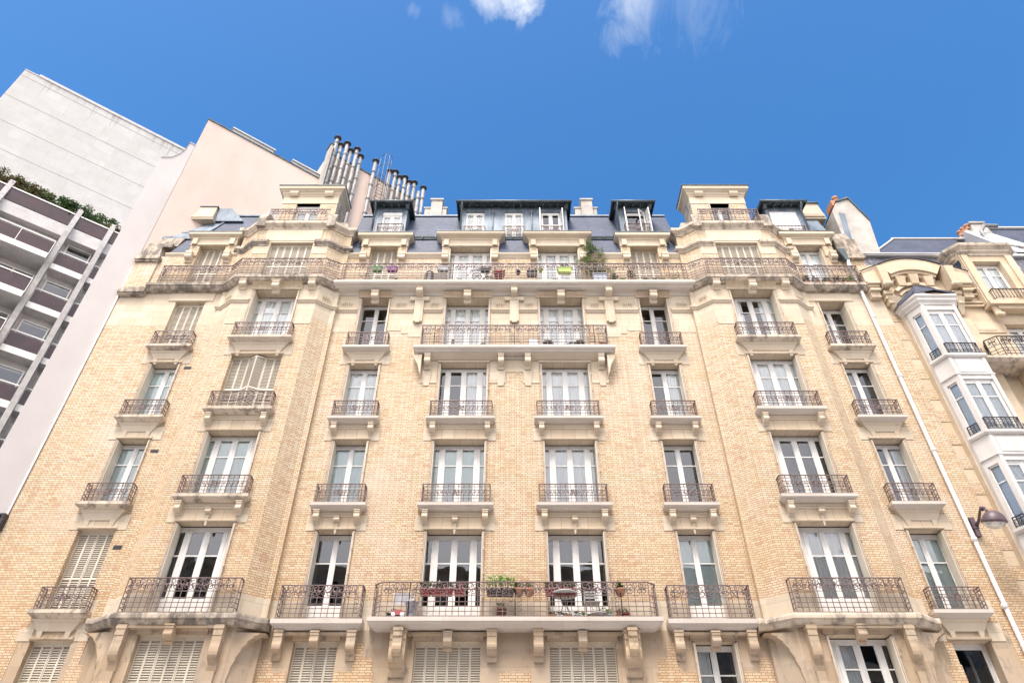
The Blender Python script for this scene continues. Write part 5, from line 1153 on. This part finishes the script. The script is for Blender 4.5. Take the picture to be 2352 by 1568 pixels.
# arched gable over the oriel
G = MB(); cxg = 15.72
arc = lambda r, a: (cxg + r * sin(a), r * cos(a))
def band(r0, r1, y0, y1, zc, a0=-.62, a1=.62, n=14):
    for i in range(n):
        a, b = a0 + (a1 - a0) * i / n, a0 + (a1 - a0) * (i + 1) / n
        q = [(cxg + r0 * sin(a), zc + r0 * cos(a)), (cxg + r1 * sin(a), zc + r1 * cos(a)), (cxg + r1 * sin(b), zc + r1 * cos(b)), (cxg + r0 * sin(b), zc + r0 * cos(b))]
        G.add([(x, y0, z) for x, z in q] + [(x, y1, z) for x, z in q], [(0, 1, 2, 3), (7, 6, 5, 4), (0, 3, 7, 4), (1, 5, 6, 2), (0, 4, 5, 1), (3, 2, 6, 7)])
band(1.75, 2.35, -.40, .2, 20.0, -.55, .55); band(1.63, 1.75, -.32, .2, 20.0, -.55, .55); band(1.50, 1.63, -.22, .2, 20.0, -.57, .57)
G.box(14.5, 17.0, -.06, .2, 19.7, 21.45); band(1.08, 1.22, -.22, .1, 20.0, -.85, .85); band(.90, 1.0, -.14, .1, 20.0, -.9, .9)
for a in (-.42, 0, .42):
    x, z = cxg + 1.34 * sin(a), 20.0 + 1.34 * cos(a); G.taper((x - .19, x + .19, -.34, .1, z + .22), (x - .14, x + .14, -.26, .1, z - .22))
for s in (-1, 1):
    x = cxg + s * 1.32; G.taper((x - .17, x + .17, -.62, .1, 21.75), (x - .14, x + .14, -.56, .1, 20.75)); G.tube([(x - .15, -.55, 20.78), (x + .15, -.55, 20.78)], .12, 10)
    G.box(x - .17, x + .17, -.36, .1, 20.45, 20.62); G.box(x - .14, x + .14, -.30, .1, 20.25, 20.45); G.box(x - .09, x + .09, -.30, .1, 20.02, 20.22)
    x = cxg + s * 1.78; G.box(min(x - s * .3, x + s * .28), max(x - s * .3, x + s * .28), -.42, .2, 21.02, 21.6); G.box(x - .24, x + .24, -.48, .1, 20.92, 21.04); G.box(x - .22, x + .22, -.38, .1, 20.80, 20.92); G.box(x - .20, x + .20, -.40, .1, 20.62, 20.72); G.box(x - .18, x + .18, -.28, .1, 20.35, 20.62)
for s in (-1, 1): x0, x1 = sorted((cxg + s * 1.24, cxg + s * 2.1)); G.taper((x0 + (.45 if s < 0 else 0), x1 - (.45 if s > 0 else 0), -.40, .2, 21.98), (x0, x1, -.40, .2, 21.58))
G.build('arched_gable', M['stone_warm'], RB)
mb = MB()
for i in range(14):
    a, b = -.55 + 1.1 * i / 14, -.55 + 1.1 * (i + 1) / 14; xa, za, xb, zb = cxg + 2.36 * sin(a), 20 + 2.36 * cos(a), cxg + 2.36 * sin(b), 20 + 2.36 * cos(b)
    mb.add([(xa, -.45, za), (xb, -.45, zb), (xb, .3, zb + .02), (xa, .3, za + .02), (xa, -.45, za + .045), (xb, -.45, zb + .045), (xb, .3, zb + .06), (xa, .3, za + .06)], [(0, 1, 2, 3), (7, 6, 5, 4), (0, 4, 5, 1), (3, 2, 6, 7)])
for s in (-1, 1): mb.tube([(cxg + s * 1.24, -.44, 22.02), (cxg + s * 2.12, -.47, 21.58)], .025, 5)
mb.build('coping', M['ironblack'], RB)
# mansard, cornice and attic dormer
mb = MB(); mb.quad((13.85, .05, 21.2), (18.35, .05, 21.2), (18.05, .45, 23.35), (14.2, .45, 23.35)); mb.quad((20.2, .05, 21.2), (27, .05, 21.2), (27, .45, 23.35), (20.2, .45, 23.35)); mb.build('slate_roof', M['slate2'], RB)
mb = MB(); mb.box(14.15, 18.0, .3, .55, 23.33, 23.45); mb.tube([(14.15, .30, 23.42), (18.0, .30, 23.42)], .05, 6); mb.box(20.3, 27, .3, .6, 23.3, 23.42); mb.build('gutter', M['wall_white'], RB)
mb = MB(); mb.quad((14.9, .5, 23.4), (21.4, .5, 23.4), (21.0, 2.4, 26.7), (17.9, 2.4, 26.7)); mb.add([(14.9, .5, 23.4), (17.9, 2.4, 26.7), (15.6, 5, 25.0)], [(0, 1, 2)]); mb.quad((22.6, .6, 23.4), (30, .6, 23.4), (30, 2.2, 27.2), (21.6, 2.2, 27.2)); mb.quad((17.9, 2.4, 26.7), (21, 2.4, 26.7), (21, 7, 26.7), (17.9, 7, 26.7)); mb.build('slate_roof', M['slate3'], RB)
mb = MB(); mb.tube([(14.9, .47, 23.42), (17.9, 2.38, 26.74)], .045, 6); mb.tube([(17.8, 2.38, 26.74), (21, 2.38, 26.74)], .06, 6); mb.tube([(21.5, 2.15, 27.25), (30, 2.15, 27.25)], .07, 6)
mb.add([(20.9, 1.8, 26.6), (21.9, 1.8, 26.6), (22.9, .45, 23.6), (21.2, .35, 23.6), (20.9, 2.4, 26.6), (21.9, 2.4, 26.6), (22.9, 1.2, 23.6), (21.2, 1.2, 23.6)], [(0, 1, 2, 3), (1, 5, 6, 2), (0, 3, 7, 4), (0, 4, 5, 1)])
build_split(mb, 'zinc_flashing', M['wall_white'], RB)
mb = MB(); mb.taper((21.52, 22.15, 1.9, 3.0, 27.25), (21.35, 22.3, 1.85, 3.0, 26.2)); mb.box(21.46, 22.2, 1.84, 3.0, 27.25, 27.36); mb.taper((21.3, 21.55, 2.0, 3.0, 27.05), (20.6, 21.5, 2.0, 3.0, 26.3)); o = mb.build('chimney_stack', M['plaster'], RB)
for x, z in ((21.38, 26.98), (21.12, 26.76), (20.88, 26.52)): mb = MB(); mb.lathe([(.11, 0), (.09, .24), (.115, .26), (.10, .33), (0, .33)], (x, 2.05, z), 12); mb.build('chimney_pot', M['terra'], o)
mb = MB(); mb.tube([(22.4, 1.6, 26.75), (21.7, 1.5, 26.65), (21.35, 1.45, 26.2), (21.2, 1.3, 25.3), (21.5, .9, 24.6), (21.8, .6, 24.1)], .09, 8); mb.build('downpipe', M['pipe'], RB)
dcx = 19.12; mb = MB(); panel(mb, (18.05, -.22), (20.2, -.22), 20.0, 22.9, [(.42, 1.55, 20.1, 22.4, .32)], m=0, mr=0, msof=0)
for x0, x1 in ((18.0, 18.02), (20.2, 20.22)): mb.box(x0, x1, -.22, 1.5, 20.0, 22.9)
mb.box(18.1, 18.35, -.30, -.22, 19.3, 22.7); mb.box(19.85, 20.1, -.30, -.22, 19.3, 22.7)
for x in (18.22, 19.98): mb.tube([(x - .13, -.32, 19.4), (x + .13, -.32, 19.4)], .10, 10)
o = mb.build('dormer', M['stone_warm'], RB)
mb = MB(); mb.sweep([(17.95, .8), (17.95, .05), (18.2, -.22), (20.05, -.22), (20.3, .05), (20.3, .8)], [(-.2, 22.7), (.04, 22.7), (.07, 22.8), (.14, 22.86), (.14, 22.95), (.28, 23.08), (.30, 23.2), (-.2, 23.25)]); mb.box(18.2, 20.1, -.1, .8, 22.8, 23.22); mb.build('cornice', M['stained'], o)
mb = MB(); mb.add([(17.98, -.2, 22.5), (17.98, .6, 22.7), (17.98, .6, 21.0), (18.1, -.05, 21.1)], [(0, 1, 2, 3)]); mb.build('zinc_cheek', M['slate3'], o)
window(RB, 19.03, .02, 20.12, 22.38, .56, 2, 'white', bar=.5); rail(RB, box_path(.68, .2), (19.0, -.28, 20.1), .5, 'tiny', metal='ironblack')
mb = MB(); mb.box(18.0, 20.3, -.45, .1, 19.86, 20.04); mb.box(18.3, 20.0, -.34, .1, 19.7, 19.86)
for z in (20.85, 20.62, 20.2, 20.02): mb.box(17.15, 18.05, -.12 - (.1 if z > 20.7 else 0), .05, z, z + .07)
build_split(mb, 'string_course', M['stone_warm'], RB)
for z in (17.02, 13.82, 10.72, 7.62): window(RB, 19.085, .26, z, z + 2.16, .65, 2, 'white_sides', bar=.6)
mb = MB(); mb.sweep([(16.95, 0), (16.95, -.02), (22, -.02)], [(-.05, 16.95), (.88, 16.95), (.90, 16.85), (.80, 16.74), (.72, 16.72), (-.05, 16.70)]); mb.build('balcony_slab', M['stained'], RB)
mb = MB(); mb.prism(console_prof(0, 16.7, .8, 1.5), 17.9, 18.5); mb.prism([(0, 16.7), (-.5, 16.7), (-.42, 16.3), (-.1, 15.7), (0, 15.3)], 17.75, 17.92); mb.build('console', M['stone_warm'], RB)
rail(RB, [(16.85, -.05), (16.55, -.55), (16.85, -.82), (19.5, -.82)], (.25, 0, 16.95), .95, 'high', metal='ironblack')
mb = MB(); mb.box(17.05, 18.3, -.035, .01, 18.75, 19.3); mb.box(17.3, 18.0, -.05, .01, 18.85, 19.2); mb.build('carved_panel', M['stone_warm'], RB)
# street lamp fixed at the joint of the two buildings
T_ = thing('street_lamp', 'round purple-brown street lamp on a wall bracket beside the white downpipe', 'street lamp', (13.78, -.12, 11.0))
mb = MB(); mb.box(13.66, 13.80, -.16, -.02, 10.66, 11.26); mb.box(13.64, 13.82, -.18, -.02, 10.90, 11.02); mb.build('wall_plate', M['lampmetal'], T_)
mb = MB(); mb.tube([(13.77, -.16, 10.98), (13.79, -.34, 11.08), (13.80, -.55, 11.28), (13.80, -.64, 11.33), (13.79, -.76, 11.26)], [.055, .045, .034, .038, .042], 8); mb.lathe([(.0, .08), (.06, .05), (.07, 0), (.05, -.06), (.0, -.09)], (13.80, -.67, 11.29), 10); mb.tube([(13.79, -.78, 11.26), (13.78, -.88, 11.04)], .04, 8); mb.build('arm', M['lampmetal'], T_)
def tilt(mb, c, ax, ang):
    from mathutils import Matrix
    r = Matrix.Rotation(ang, 3, Vector(ax)); mb.v = [tuple(Vector(c) + r @ (Vector(v) - Vector(c))) for v in mb.v]
LC = (13.78, -.95, 10.78)
mb = MB(); mb.lathe([(.0, .27), (.09, .26), (.19, .21), (.27, .12), (.32, .0), (.335, -.06), (.315, -.075), (.30, -.06)], LC, 24); tilt(mb, LC, (1, .2, 0), .35); mb.build('lamp_shade', M['lampmetal'], T_)
mb = MB(); mb.lathe([(.30, -.05), (.27, -.14), (.17, -.22), (.08, -.25), (0, -.26)], LC, 24); tilt(mb, LC, (1, .2, 0), .35)
lg = mat('lamp_glass', .12, (.55, .54, .48), spec=.8); g_ = NB(lg); g_.col(g_.ramp(g_.noise(g_.obj(), 6, 3, .6), [(.35, (.30, .29, .26)), (.62, (.72, .70, .62))])); mb.build('lamp_glass', lg, T_)
# ------------------------------------------------------------ the other side of the street (seen only in the window panes)
OP = thing('facing_building', 'cream facade across the street mirrored in the lower window panes', 'building', (0, -26, 0))
mb = MB(); cols_ = [-27 + 3.0 * i for i in range(19)]; hh = [(x - .6 + 30, x + .6 + 30, z, z + 2.1, .3) for x in cols_ for z in (1.0, 4.6, 7.7, 10.8, 13.9, 17.0)]
hh = [(60 - b, 60 - a, c, d, q) for a, b, c, d, q in hh]
panel(mb, (30, -24.5), (-30, -24.5), 0, 19.8, hh, m=0, mr=0, msof=0); mb.box(-30, 30, -32, -24.9, 0, 19.8); mb.build('wall', M['concrete'], OP)
mb = MB(); mb.box(-30, 30, -24.8, -24.7, 0, 19.5); mb.build('window_glass', M['dark'], OP)
mb = MB(); mb.box(-30, 30, -32, -24.0, 19.8, 20.2); mb.build('cornice', M['trim'], OP)
mb = MB()
for z in (7.6, 13.8): mb.box(-29, 29, -24.5, -23.6, z - .2, z)
mb.build('balcony_slab', M['slab'], OP)
mb = MB()
for z in (7.6, 13.8):
    mb.box(-29, 29, -23.68, -23.64, z + .95, z + 1.0)
    for i in range(290): mb.box(-29 + i * .2, -28.98 + i * .2, -23.67, -23.65, z, z + .95)
mb.build('railing', M['ironblack'], OP)
# ------------------------------------------------------------ things on the balconies
rng = random.Random(11)
def pot(o, r, h, m, sq=False):
    mb = MB(); x, y, z = o.location
    if sq: mb.taper((x - r, x + r, y - .11, y + .11, z + h), (x - r * .9, x + r * .9, y - .09, y + .09, z)); mb.box(x - r - .01, x + r + .01, y - .12, y + .12, z + h - .03, z + h)
    else: mb.lathe([(0, 0), (r * .68, 0), (r * .95, h * .82), (r, h * .82), (r, h), (r * .9, h), (r * .85, h * .93), (0, h * .93)], (x, y, z), 14)
    return mb.build('pot', M[m], o)
def plant(x, y, z, label, r=.12, h=.2, pm='terra', fh=.25, fr=.16, n=90, ls=.035, lm='leaf', sq=False, fl=None, name='potted_plant', stem=True, group='plants standing on the balconies'):
    o = thing(name, label, 'plant', (x, y, z), group); pot(o, r, h, pm, sq); mb = MB()
    mats = [M[lm]] + ([M[fl]] if fl else [])
    k = max(1, int(fr * 2 / .14)) if sq or fr > .2 else 1
    for i in range(k):
        xx = x + (i - (k - 1) / 2) * (fr * 1.7 / k); foliage(mb, (xx, y, z + h + fh * .5), (fr / (k ** .7), min(fr, .14), fh * .55), n // k, ls, rng, (0, 0, 0, 1) if fl else 0)
    mb.build('foliage', mats, o)
    if stem:
        mb = MB()
        for i in range(4): a = rng.uniform(0, 6.28); mb.tube([(x, y, z + h * .8), (x + .3 * fr * cos(a), y, z + h + fh * .4), (x + .7 * fr * cos(a), y + .02, z + h + fh * .8)], [.007, .005, .003], 4)
        mb.build('stem', M['bark'], o)
    return o
K7 = .01717; X7 = lambda px: (px - 1176) * K7 - .085
y7 = -.28; z7 = Z7
plant(X7(865), -.38, z7 + .62, 'green trough of white flowers hung on the upper railing before the closed shutter', .20, .17, 'green', .14, .2, 80, .03, 'leaf', True, 'whitef', 'flower_trough')
plant(X7(900), -.38, z7 + .62, 'purple trough hung on the upper railing next to the green one', .20, .17, 'purple', .14, .2, 80, .03, 'leaf', True, 'whitef', 'flower_trough')
plant(X7(783), y7, z7, 'low round red pot left end of the centre upper balcony', .15, .16, 'red', .02, .08, 12, .03, 'leafd')
plant(X7(833), y7, z7, 'small dark-leaved pot under the wire plant stand', .11, .10, 'brown', .12, .22, 60, .035, 'leafd')
plant(X7(910), y7, z7, 'grey spiky plant pot below the purple trough', .12, .12, 'grey', .22, .16, 70, .04, 'oleaf')
plant(X7(1017), -.38, z7 + .62, 'grey trough of purple heather above the wicker box', .22, .16, 'grey', .16, .22, 90, .03, 'leafd', True, 'pinkf', 'flower_trough')
plant(X7(1052), y7, z7, 'low spreading plant left of the mosaic table', .14, .08, 'terra', .18, .26, 110, .04, 'leafd')
plant(X7(1115), -.38, z7 + .55, 'dark trailing plant hung high before the left open window', .18, .14, 'black', .18, .26, 110, .04, 'leafd', True)
plant(X7(1147), y7, z7 + .25, 'large red pot with drooping dark leaves between the two open windows', .22, .30, 'red', .24, .28, 150, .05, 'leafd')
plant(X7(1190), -.38, z7 + .45, 'two small dark hanging pots on the wall between open windows', .10, .12, 'black', .1, .13, 60, .03, 'leafd')
plant(X7(1222), -.3, z7 + .42, 'black hanging planter beside the right open window', .2, .2, 'black', .2, .22, 120, .04, 'leafr', True)
plant(X7(1242), -.38, z7 + .58, 'small lime green pot hung before the right open window', .10, .13, 'lime', .13, .1, 50, .03, 'leaf2')
plant(X7(1297), -.38, z7 + .5, 'lime green trough with an upright pale plant', .27, .22, 'lime', .34, .2, 120, .04, 'oleaf', True, None, 'flower_trough')
plant(X7(1248), y7, z7, 'flat terracotta bowl low before the right open window', .16, .09, 'terra', .05, .1, 20, .03, 'leafd')
plant(X7(1275), y7, z7, 'russet leaved low pot before the right open window', .14, .10, 'terra', .13, .2, 80, .04, 'leafr')
plant(X7(1410), y7, z7, 'broad glossy green plant right of the grey-blue tub', .15, .1, 'black', .50, .2, 130, .06, 'leaf')
plant(X7(1428), y7, z7, 'small bright green plant between two taller plants', .10, .1, 'terra', .28, .13, 60, .04, 'leaf2')
plant(X7(1449), y7, z7, 'conical evergreen in a terracotta pot', .18, .13, 'terra', .85, .19, 300, .035, 'leafd')
plant(X7(1482), y7, z7, 'sparse pinkish plant before the closed shutter', .10, .1, 'terra', .3, .14, 60, .035, 'leafr')
plant(X7(1502), y7, z7, 'red leaved plant before the closed shutter', .12, .1, 'terra', .26, .12, 70, .035, 'leafr', fl='red')
plant(X7(1520), y7, z7, 'thin olive plant right of the red leaved one', .10, .1, 'terra', .35, .16, 80, .03, 'oleaf')
plant(X7(1546), y7, z7, 'tall sparse yellow-green plant at the right end of the centre balcony', .12, .1, 'terra', .62, .30, 170, .032, 'oleaf')
# bushy tree in a grey-blue tub
o = thing('potted_tree', 'bushy olive-green tree in a grey-blue tub rising above the upper railing', 'potted tree', (X7(1377), -.22, z7), None)
mb = MB(); x, y = X7(1377), -.22; mb.taper((x - .27, x + .27, y - .2, y + .2, z7 + .42), (x - .24, x + .24, y - .18, y + .18, z7)); mb.box(x - .29, x + .29, y - .22, y + .22, z7 + .42, z7 + .47); mb.build('tub', M['blue'], o)
mb = MB(); mb.tube([(x, y, z7 + .4), (x - .04, y, z7 + .9), (x - .10, y, z7 + 1.4), (x - .16, y, z7 + 1.9)], [.03, .025, .018, .01], 6)
for a in range(9): mb.tube([(x - .05, y, z7 + .7 + a * .1), (x - .08 + rng.uniform(-.35, .35), y + rng.uniform(-.15, .2), z7 + 1.2 + a * .1), (x - .1 + rng.uniform(-.55, .5), y + rng.uniform(-.2, .3), z7 + 1.45 + a * .09)], [.014, .008, .004], 4)
mb.build('trunk', M['bark'], o); mb = MB()
for a in range(62): zz = rng.uniform(.62, 2.4); foliage(mb, (x - .06 - (zz - 1.2) * .12 + rng.gauss(0, .34 if zz < 1.8 else .2), y + rng.gauss(0, .10), z7 + zz), (.20, .15, .17), 58, .038, rng, (0, 0, 1), .35)
mb.build('crown', [M['oleaf'], M['leaf']], o)
# right end balcony: row of plants
rowp = [(1828, 'dark spiky plant left in the right-hand end balcony', 'leafd', .35), (1850, 'green leafy plant second in the right-hand end balcony', 'leaf', .42), (1872, 'white flowered bushy plant in the right-hand end balcony', 'leafd', .38), (1897, 'bushy plant in the middle of the right-hand end balcony', 'leaf', .34),
        (1920, 'green plant second from the right in the end balcony', 'leafd', .36), (1940, 'olive plant near the right end of the end balcony', 'oleaf', .3), (1955, 'bright green bushy plant spilling out at the right corner of the end balcony', 'leaf2', .40)]
for px, lab, lm, fh in rowp: plant((px - 1176) * .01722 - .085 - .0, -.16, z7, lab, .16, .17, 'terra', fh, .2, 170, .045, lm, fl='whitef' if 'white' in lab else None)
# furniture on the top balcony
o = thing('wicker_chest', 'grey wicker storage chest on the upper balcony beside the black bag', 'chest', (X7(1012), -.25, z7)); x = X7(1012); mb = MB(); mb.box(x - .24, x + .24, -.40, -.12, z7, z7 + .42)
for k in range(7): mb.box(x - .25, x + .25, -.408, -.40, z7 + .02 + k * .058, z7 + .055 + k * .058)
mb.build('body', M['wicker'], o); mb = MB(); mb.box(x - .26, x + .26, -.42, -.1, z7 + .42, z7 + .46); mb.build('lid', M['wicker'], o)
o = thing('covered_barbecue', 'barbecue under a rounded black cover on the upper balcony', 'barbecue', (X7(987), -.24, z7)); x = X7(987); mb = MB(); mb.lathe([(.23, 0), (.22, .3), (.21, .5), (.17, .62), (.08, .70), (0, .72)], (x, -.24, z7), 14); mb.build('cover', M['black'], o)
mb = MB(); mb.lathe([(.235, .0), (.245, .02), (.235, .05)], (x, -.24, z7), 14); mb.build('hem', M['brown'], o)
def wiretable(px, rr, zc, lab, name):
    x = X7(px); o = thing(name, lab, 'table', (x, -.2, z7)); mb = MB()
    for r_ in (rr, rr * .8, rr * .45): mb.tube([(x + r_ * cos(a), -.26 - .05 * sin(a), z7 + zc + r_ * .8 * sin(a)) for a in [k * pi / 12 for k in range(25)]], .012, 4)
    for k in range(24): a = k * pi / 12; mb.tube([(x + .8 * rr * cos(a), -.26 - .04 * sin(a), z7 + zc + .64 * rr * sin(a)), (x + rr * cos(a), -.26 - .05 * sin(a), z7 + zc + .8 * rr * sin(a))], .012, 4)
    for k in range(6): a = k * pi / 3; mb.tube([(x, -.26, z7 + zc), (x + .45 * rr * cos(a), -.26, z7 + zc + .36 * rr * sin(a))], .012, 4)
    mb.build('table_top', M['ironblack'], o); mb = MB()
    for s in (-1, 1): mb.tube([(x + s * rr * .5, -.2, z7 + zc), (x + s * rr * .75, -.12, z7)], .013, 4)
    mb.build('leg', M['ironblack'], o)
wiretable(1095, .42, .45, 'round openwork iron table tipped up against the railing before the left open window', 'folding_table'); wiretable(1123, .26, .18, 'smaller openwork iron stool beside the tipped table', 'garden_stool')
o = thing('plant_stand', 'curly black wire plant stand on the upper balcony left of the green trough', 'plant stand', (X7(838), -.25, z7)); x = X7(838); mb = MB()
for dx, zz, r_ in ((-.13, .52, .15), (.17, .52, .15), (-.25, .12, .13), (0, .12, .13), (.26, .12, .13)): mb.tube([(x + dx + r_ * cos(a), -.27, z7 + zz + r_ * .55 * sin(a)) for a in [k * pi / 8 for k in range(17)]], .010, 4)
mb.tube([(x - .05, -.25, z7), (x + .05, -.25, z7 + .62)], .010, 4); mb.tube([(x + .3, -.25, z7), (x + .1, -.25, z7 + .62)], .010, 4); mb.build('wire_frame', M['ironblack'], o)
# level 6 balcony
K6 = .01586; X6 = lambda px: (px - 1176) * K6 - .085; z6 = 17.82
o = thing('wooden_post', 'slim brown wooden post behind the middle balcony railing', 'post', (X6(1040), -.2, z6)); mb = MB(); x = X6(1040); mb.box(x - .05, x + .05, -.24, -.18, z6, z6 + .40); mb.lathe([(.05, 0), (.045, .03), (0, .06)], (x, -.21, z6 + .40), 8); mb.build('shaft', M['brown'], o)
plant(X6(1110), -.2, z6, 'black bowl with thin bare stems and a red flower on the middle balcony', .16, .15, 'black', .62, .16, 26, .03, 'leafr', fl='red')
for px, r_, lab in ((1259, .2, 'black round bowl planter left of three on the middle balcony'), (1330, .2, 'black round bowl planter rightmost on the middle balcony')): plant(X6(px), -.2, z6 + .05, lab, r_, .2, 'black', .28, .18, 40, .03, 'leafr')
plant(X6(1311), -.2, z6, 'dark small leafy pot between two black bowls on the middle balcony', .12, .14, 'black', .14, .15, 50, .05, 'leafd'); plant(X6(1297), -.2, z6, 'low dark green succulent pot on the middle balcony', .14, .08, 'black', .12, .14, 40, .05, 'leafd')
plant(X6(1383), -.2, z6, 'terracotta pot in the right corner of the middle balcony', .16, .22, 'terra', .08, .14, 40, .04, 'leafd')
o = thing('white_board', 'narrow white board leaning behind the middle balcony railing', 'board', (X6(1225), -.2, z6)); x = X6(1225); mb = MB(); mb.taper((x - .15, x + .15, -.12, -.09, z6 + .55), (x - .16, x + .16, -.26, -.23, z6)); mb.build('panel', M['whitep'], o); mb = MB(); mb.box(x - .16, x + .16, -.115, -.10, z6 + .55, z6 + .57); mb.build('edge', M['grey'], o)
# level 3 long balcony
K3 = .0119; X3 = lambda px: (px - 1176) * K3 - .085; z3 = Z3; yr3 = -.36
hang = [(975, 'red', 'leaf', None, 'first red planter from the left on the long lower balcony rail'), (1000, 'red', 'leaf', 'whitef', 'second red planter from the left on the long lower balcony rail'), (1025, 'red', 'leafd', None, 'third red planter from the left on the long lower balcony rail'), (1054, 'red', 'leaf', 'pinkf', 'fourth red planter with bright green tips on the long lower rail'),
        (1135, 'black', 'leaf2', None, 'black trough with tall light green succulent on the lower rail'), (1163, 'black', 'leaf2', None, 'black trough with bushy yellow-green plant on the lower rail'), (1192, 'terra', 'oleaf', None, 'terracotta trough with olive plant on the lower rail'), (1216, 'terra', 'oleaf', None, 'terracotta pot with silvery plant on the lower rail'),
        (1266, 'red', 'leaf', 'pinkf', 'red pot with pink flowers left before the right lower window'), (1288, 'red', 'leaf', 'pinkf', 'red pot with pink flowers in the middle before the right lower window'), (1312, 'red', 'leaf', 'red', 'red pot with red flowers right before the right lower window'), (1428, 'terra', 'leaf', None, 'small brown pot hung near the right end of the lower rail')]
for px, pm, lm, fl, lab in hang: plant(X3(px), yr3, z3 + .62, lab, .15 if pm != 'black' else .22, .17, pm, .24 if lm != 'leaf2' else .46, .18 if pm != 'black' else .26, 150 if lm != 'leaf2' else 230, .034, lm, pm != 'terra', fl, 'railing_planter', group='planters hung along the lower balcony rail')
flo = [(1151, 'brown', 'leafd', .16, .28, .22, 'square brown pot with dark spiky plant standing in the middle of the lower balcony'), (1268, 'terra', 'leaf', .12, .12, .12, 'terracotta pot on the floor left of the bistro table'), (1285, 'whitep', 'leaf', .12, .10, .16, 'white bowl of leaves on the floor under the bistro table'), (1302, 'terra', 'leafd', .14, .1, .07, 'flat terracotta pot under the folding chair'),
       (1325, 'blue', 'oleaf', .11, .12, .14, 'pale blue pot on the floor right of the chair'), (1340, 'orange', 'leaf2', .07, .09, .14, 'small orange pot with sprout'), (1352, 'yellow', 'leaf', .07, .09, .06, 'small yellow pot on the lower balcony floor'), (1375, 'wicker', 'leaf2', .26, .14, .26, 'wide wicker bowl of mixed plants at the right of the lower balcony'),
       (1398, 'blue', 'leaf2', .12, .12, .18, 'blue pot of yellow-green leaves right of the wicker bowl'), (1421, 'terra', 'leafr', .10, .14, .16, 'terracotta pot with russet leaves near the right corner'), (1437, 'red', 'leaf', .13, .15, .16, 'red pot in the right corner of the lower balcony'), (905, 'whitep', 'leaf', .10, .2, .10, 'white watering pot left part of the lower balcony'), (893, 'black', 'leafd', .09, .1, .1, 'small dark pot at the left corner of the lower balcony')]
for px, pm, lm, r_, h_, fh, lab in flo: plant(X3(px), -.26, z3, lab, r_, h_, pm, fh, r_ * 1.1, 60, .03, lm)
o = thing('bistro_table', 'round grey bistro table on thin legs before the right lower window', 'table', (X3(1298), -.3, z3)); x = X3(1298); mb = MB(); mb.lathe([(0, 0), (.36, 0), (.37, .02), (.36, .045), (0, .05)], (x, -.28, z3 + .66), 22); mb.build('table_top', M['tablegrey'], o)
for s in (-1, 1):
    for e in (-1, 1): mb = MB(); mb.tube([(x + s * .12, -.28 + e * .05, z3 + .66), (x + s * .05, -.28 + e * .03, z3 + .35), (x + s * .2, -.28 + e * .13, z3)], .012, 5); mb.build('leg', M['tablegrey'], o)
o = thing('folding_chair', 'slatted grey folding chair right of the bistro table', 'chair', (X3(1365), -.3, z3)); x = X3(1362)
mb = MB()
for k in range(5): mb.box(x - .2, x + .2, -.44 + k * .075, -.38 + k * .075, z3 + .43, z3 + .45)
mb.build('seat', M['tablegrey'], o); mb = MB()
for k in range(3): mb.box(x - .2, x + .2, -.13, -.11, z3 + .62 + k * .08, z3 + .67 + k * .08)
mb.build('backrest', M['tablegrey'], o)
for s in (-1, 1): mb = MB(); mb.tube([(x + s * .19, -.12, z3 + .88), (x + s * .19, -.12, z3 + .45), (x + s * .19, -.45, z3)], .012, 5); mb.build('leg', M['tablegrey'], o); mb = MB(); mb.tube([(x + s * .17, -.42, z3 + .44), (x + s * .17, -.1, z3)], .012, 5); mb.build('leg', M['tablegrey'], o)
o = thing('drying_rack', 'white drying rack with hanging cloth at the left of the lower balcony', 'drying rack', (X3(925), -.3, z3)); x = X3(925); mb = MB()
for s in (-1, 1): mb.tube([(x + s * .28, -.3, z3), (x + s * .28, -.3, z3 + .72)], .012, 5)
for k in range(4): mb.tube([(x - .28, -.3, z3 + .45 + k * .09), (x + .28, -.3, z3 + .45 + k * .09)], .008, 4)
mb.build('frame', M['whitep'], o); mb = MB(); mb.box(x - .24, x + .20, -.325, -.315, z3 + .38, z3 + .72); mb.build('cloth', M['curtain'], o)
o = thing('toy_car', 'small red and white toy car at the left of the lower balcony', 'toy', (X3(917), -.42, z3)); x = X3(917); mb = MB(); mb.taper((x - .12, x + .10, -.48, -.34, z3 + .2), (x - .19, x + .19, -.5, -.32, z3 + .05)); mb.build('body', M['red'], o)
for s in (-1, 1): mb = MB(); mb.tube([(x + s * .12, -.52, z3 + .06), (x + s * .12, -.3, z3 + .06)], .055, 10); mb.build('wheel', M['whitep'], o)
o = thing('waste_bin', 'tapered grey waste bin on the lower balcony left of the left window', 'bin', (X3(948), -.3, z3)); x = X3(945); mb = MB(); mb.lathe([(.13, 0), (.17, .40), (.18, .41), (.18, .44), (.16, .44), (0, .43)], (x, -.3, z3), 14); mb.build('body', M['grey'], o)
mb = MB(); mb.lathe([(.19, .44), (.19, .46), (.1, .5), (0, .51)], (x, -.3, z3), 14); mb.build('lid', M['grey'], o)
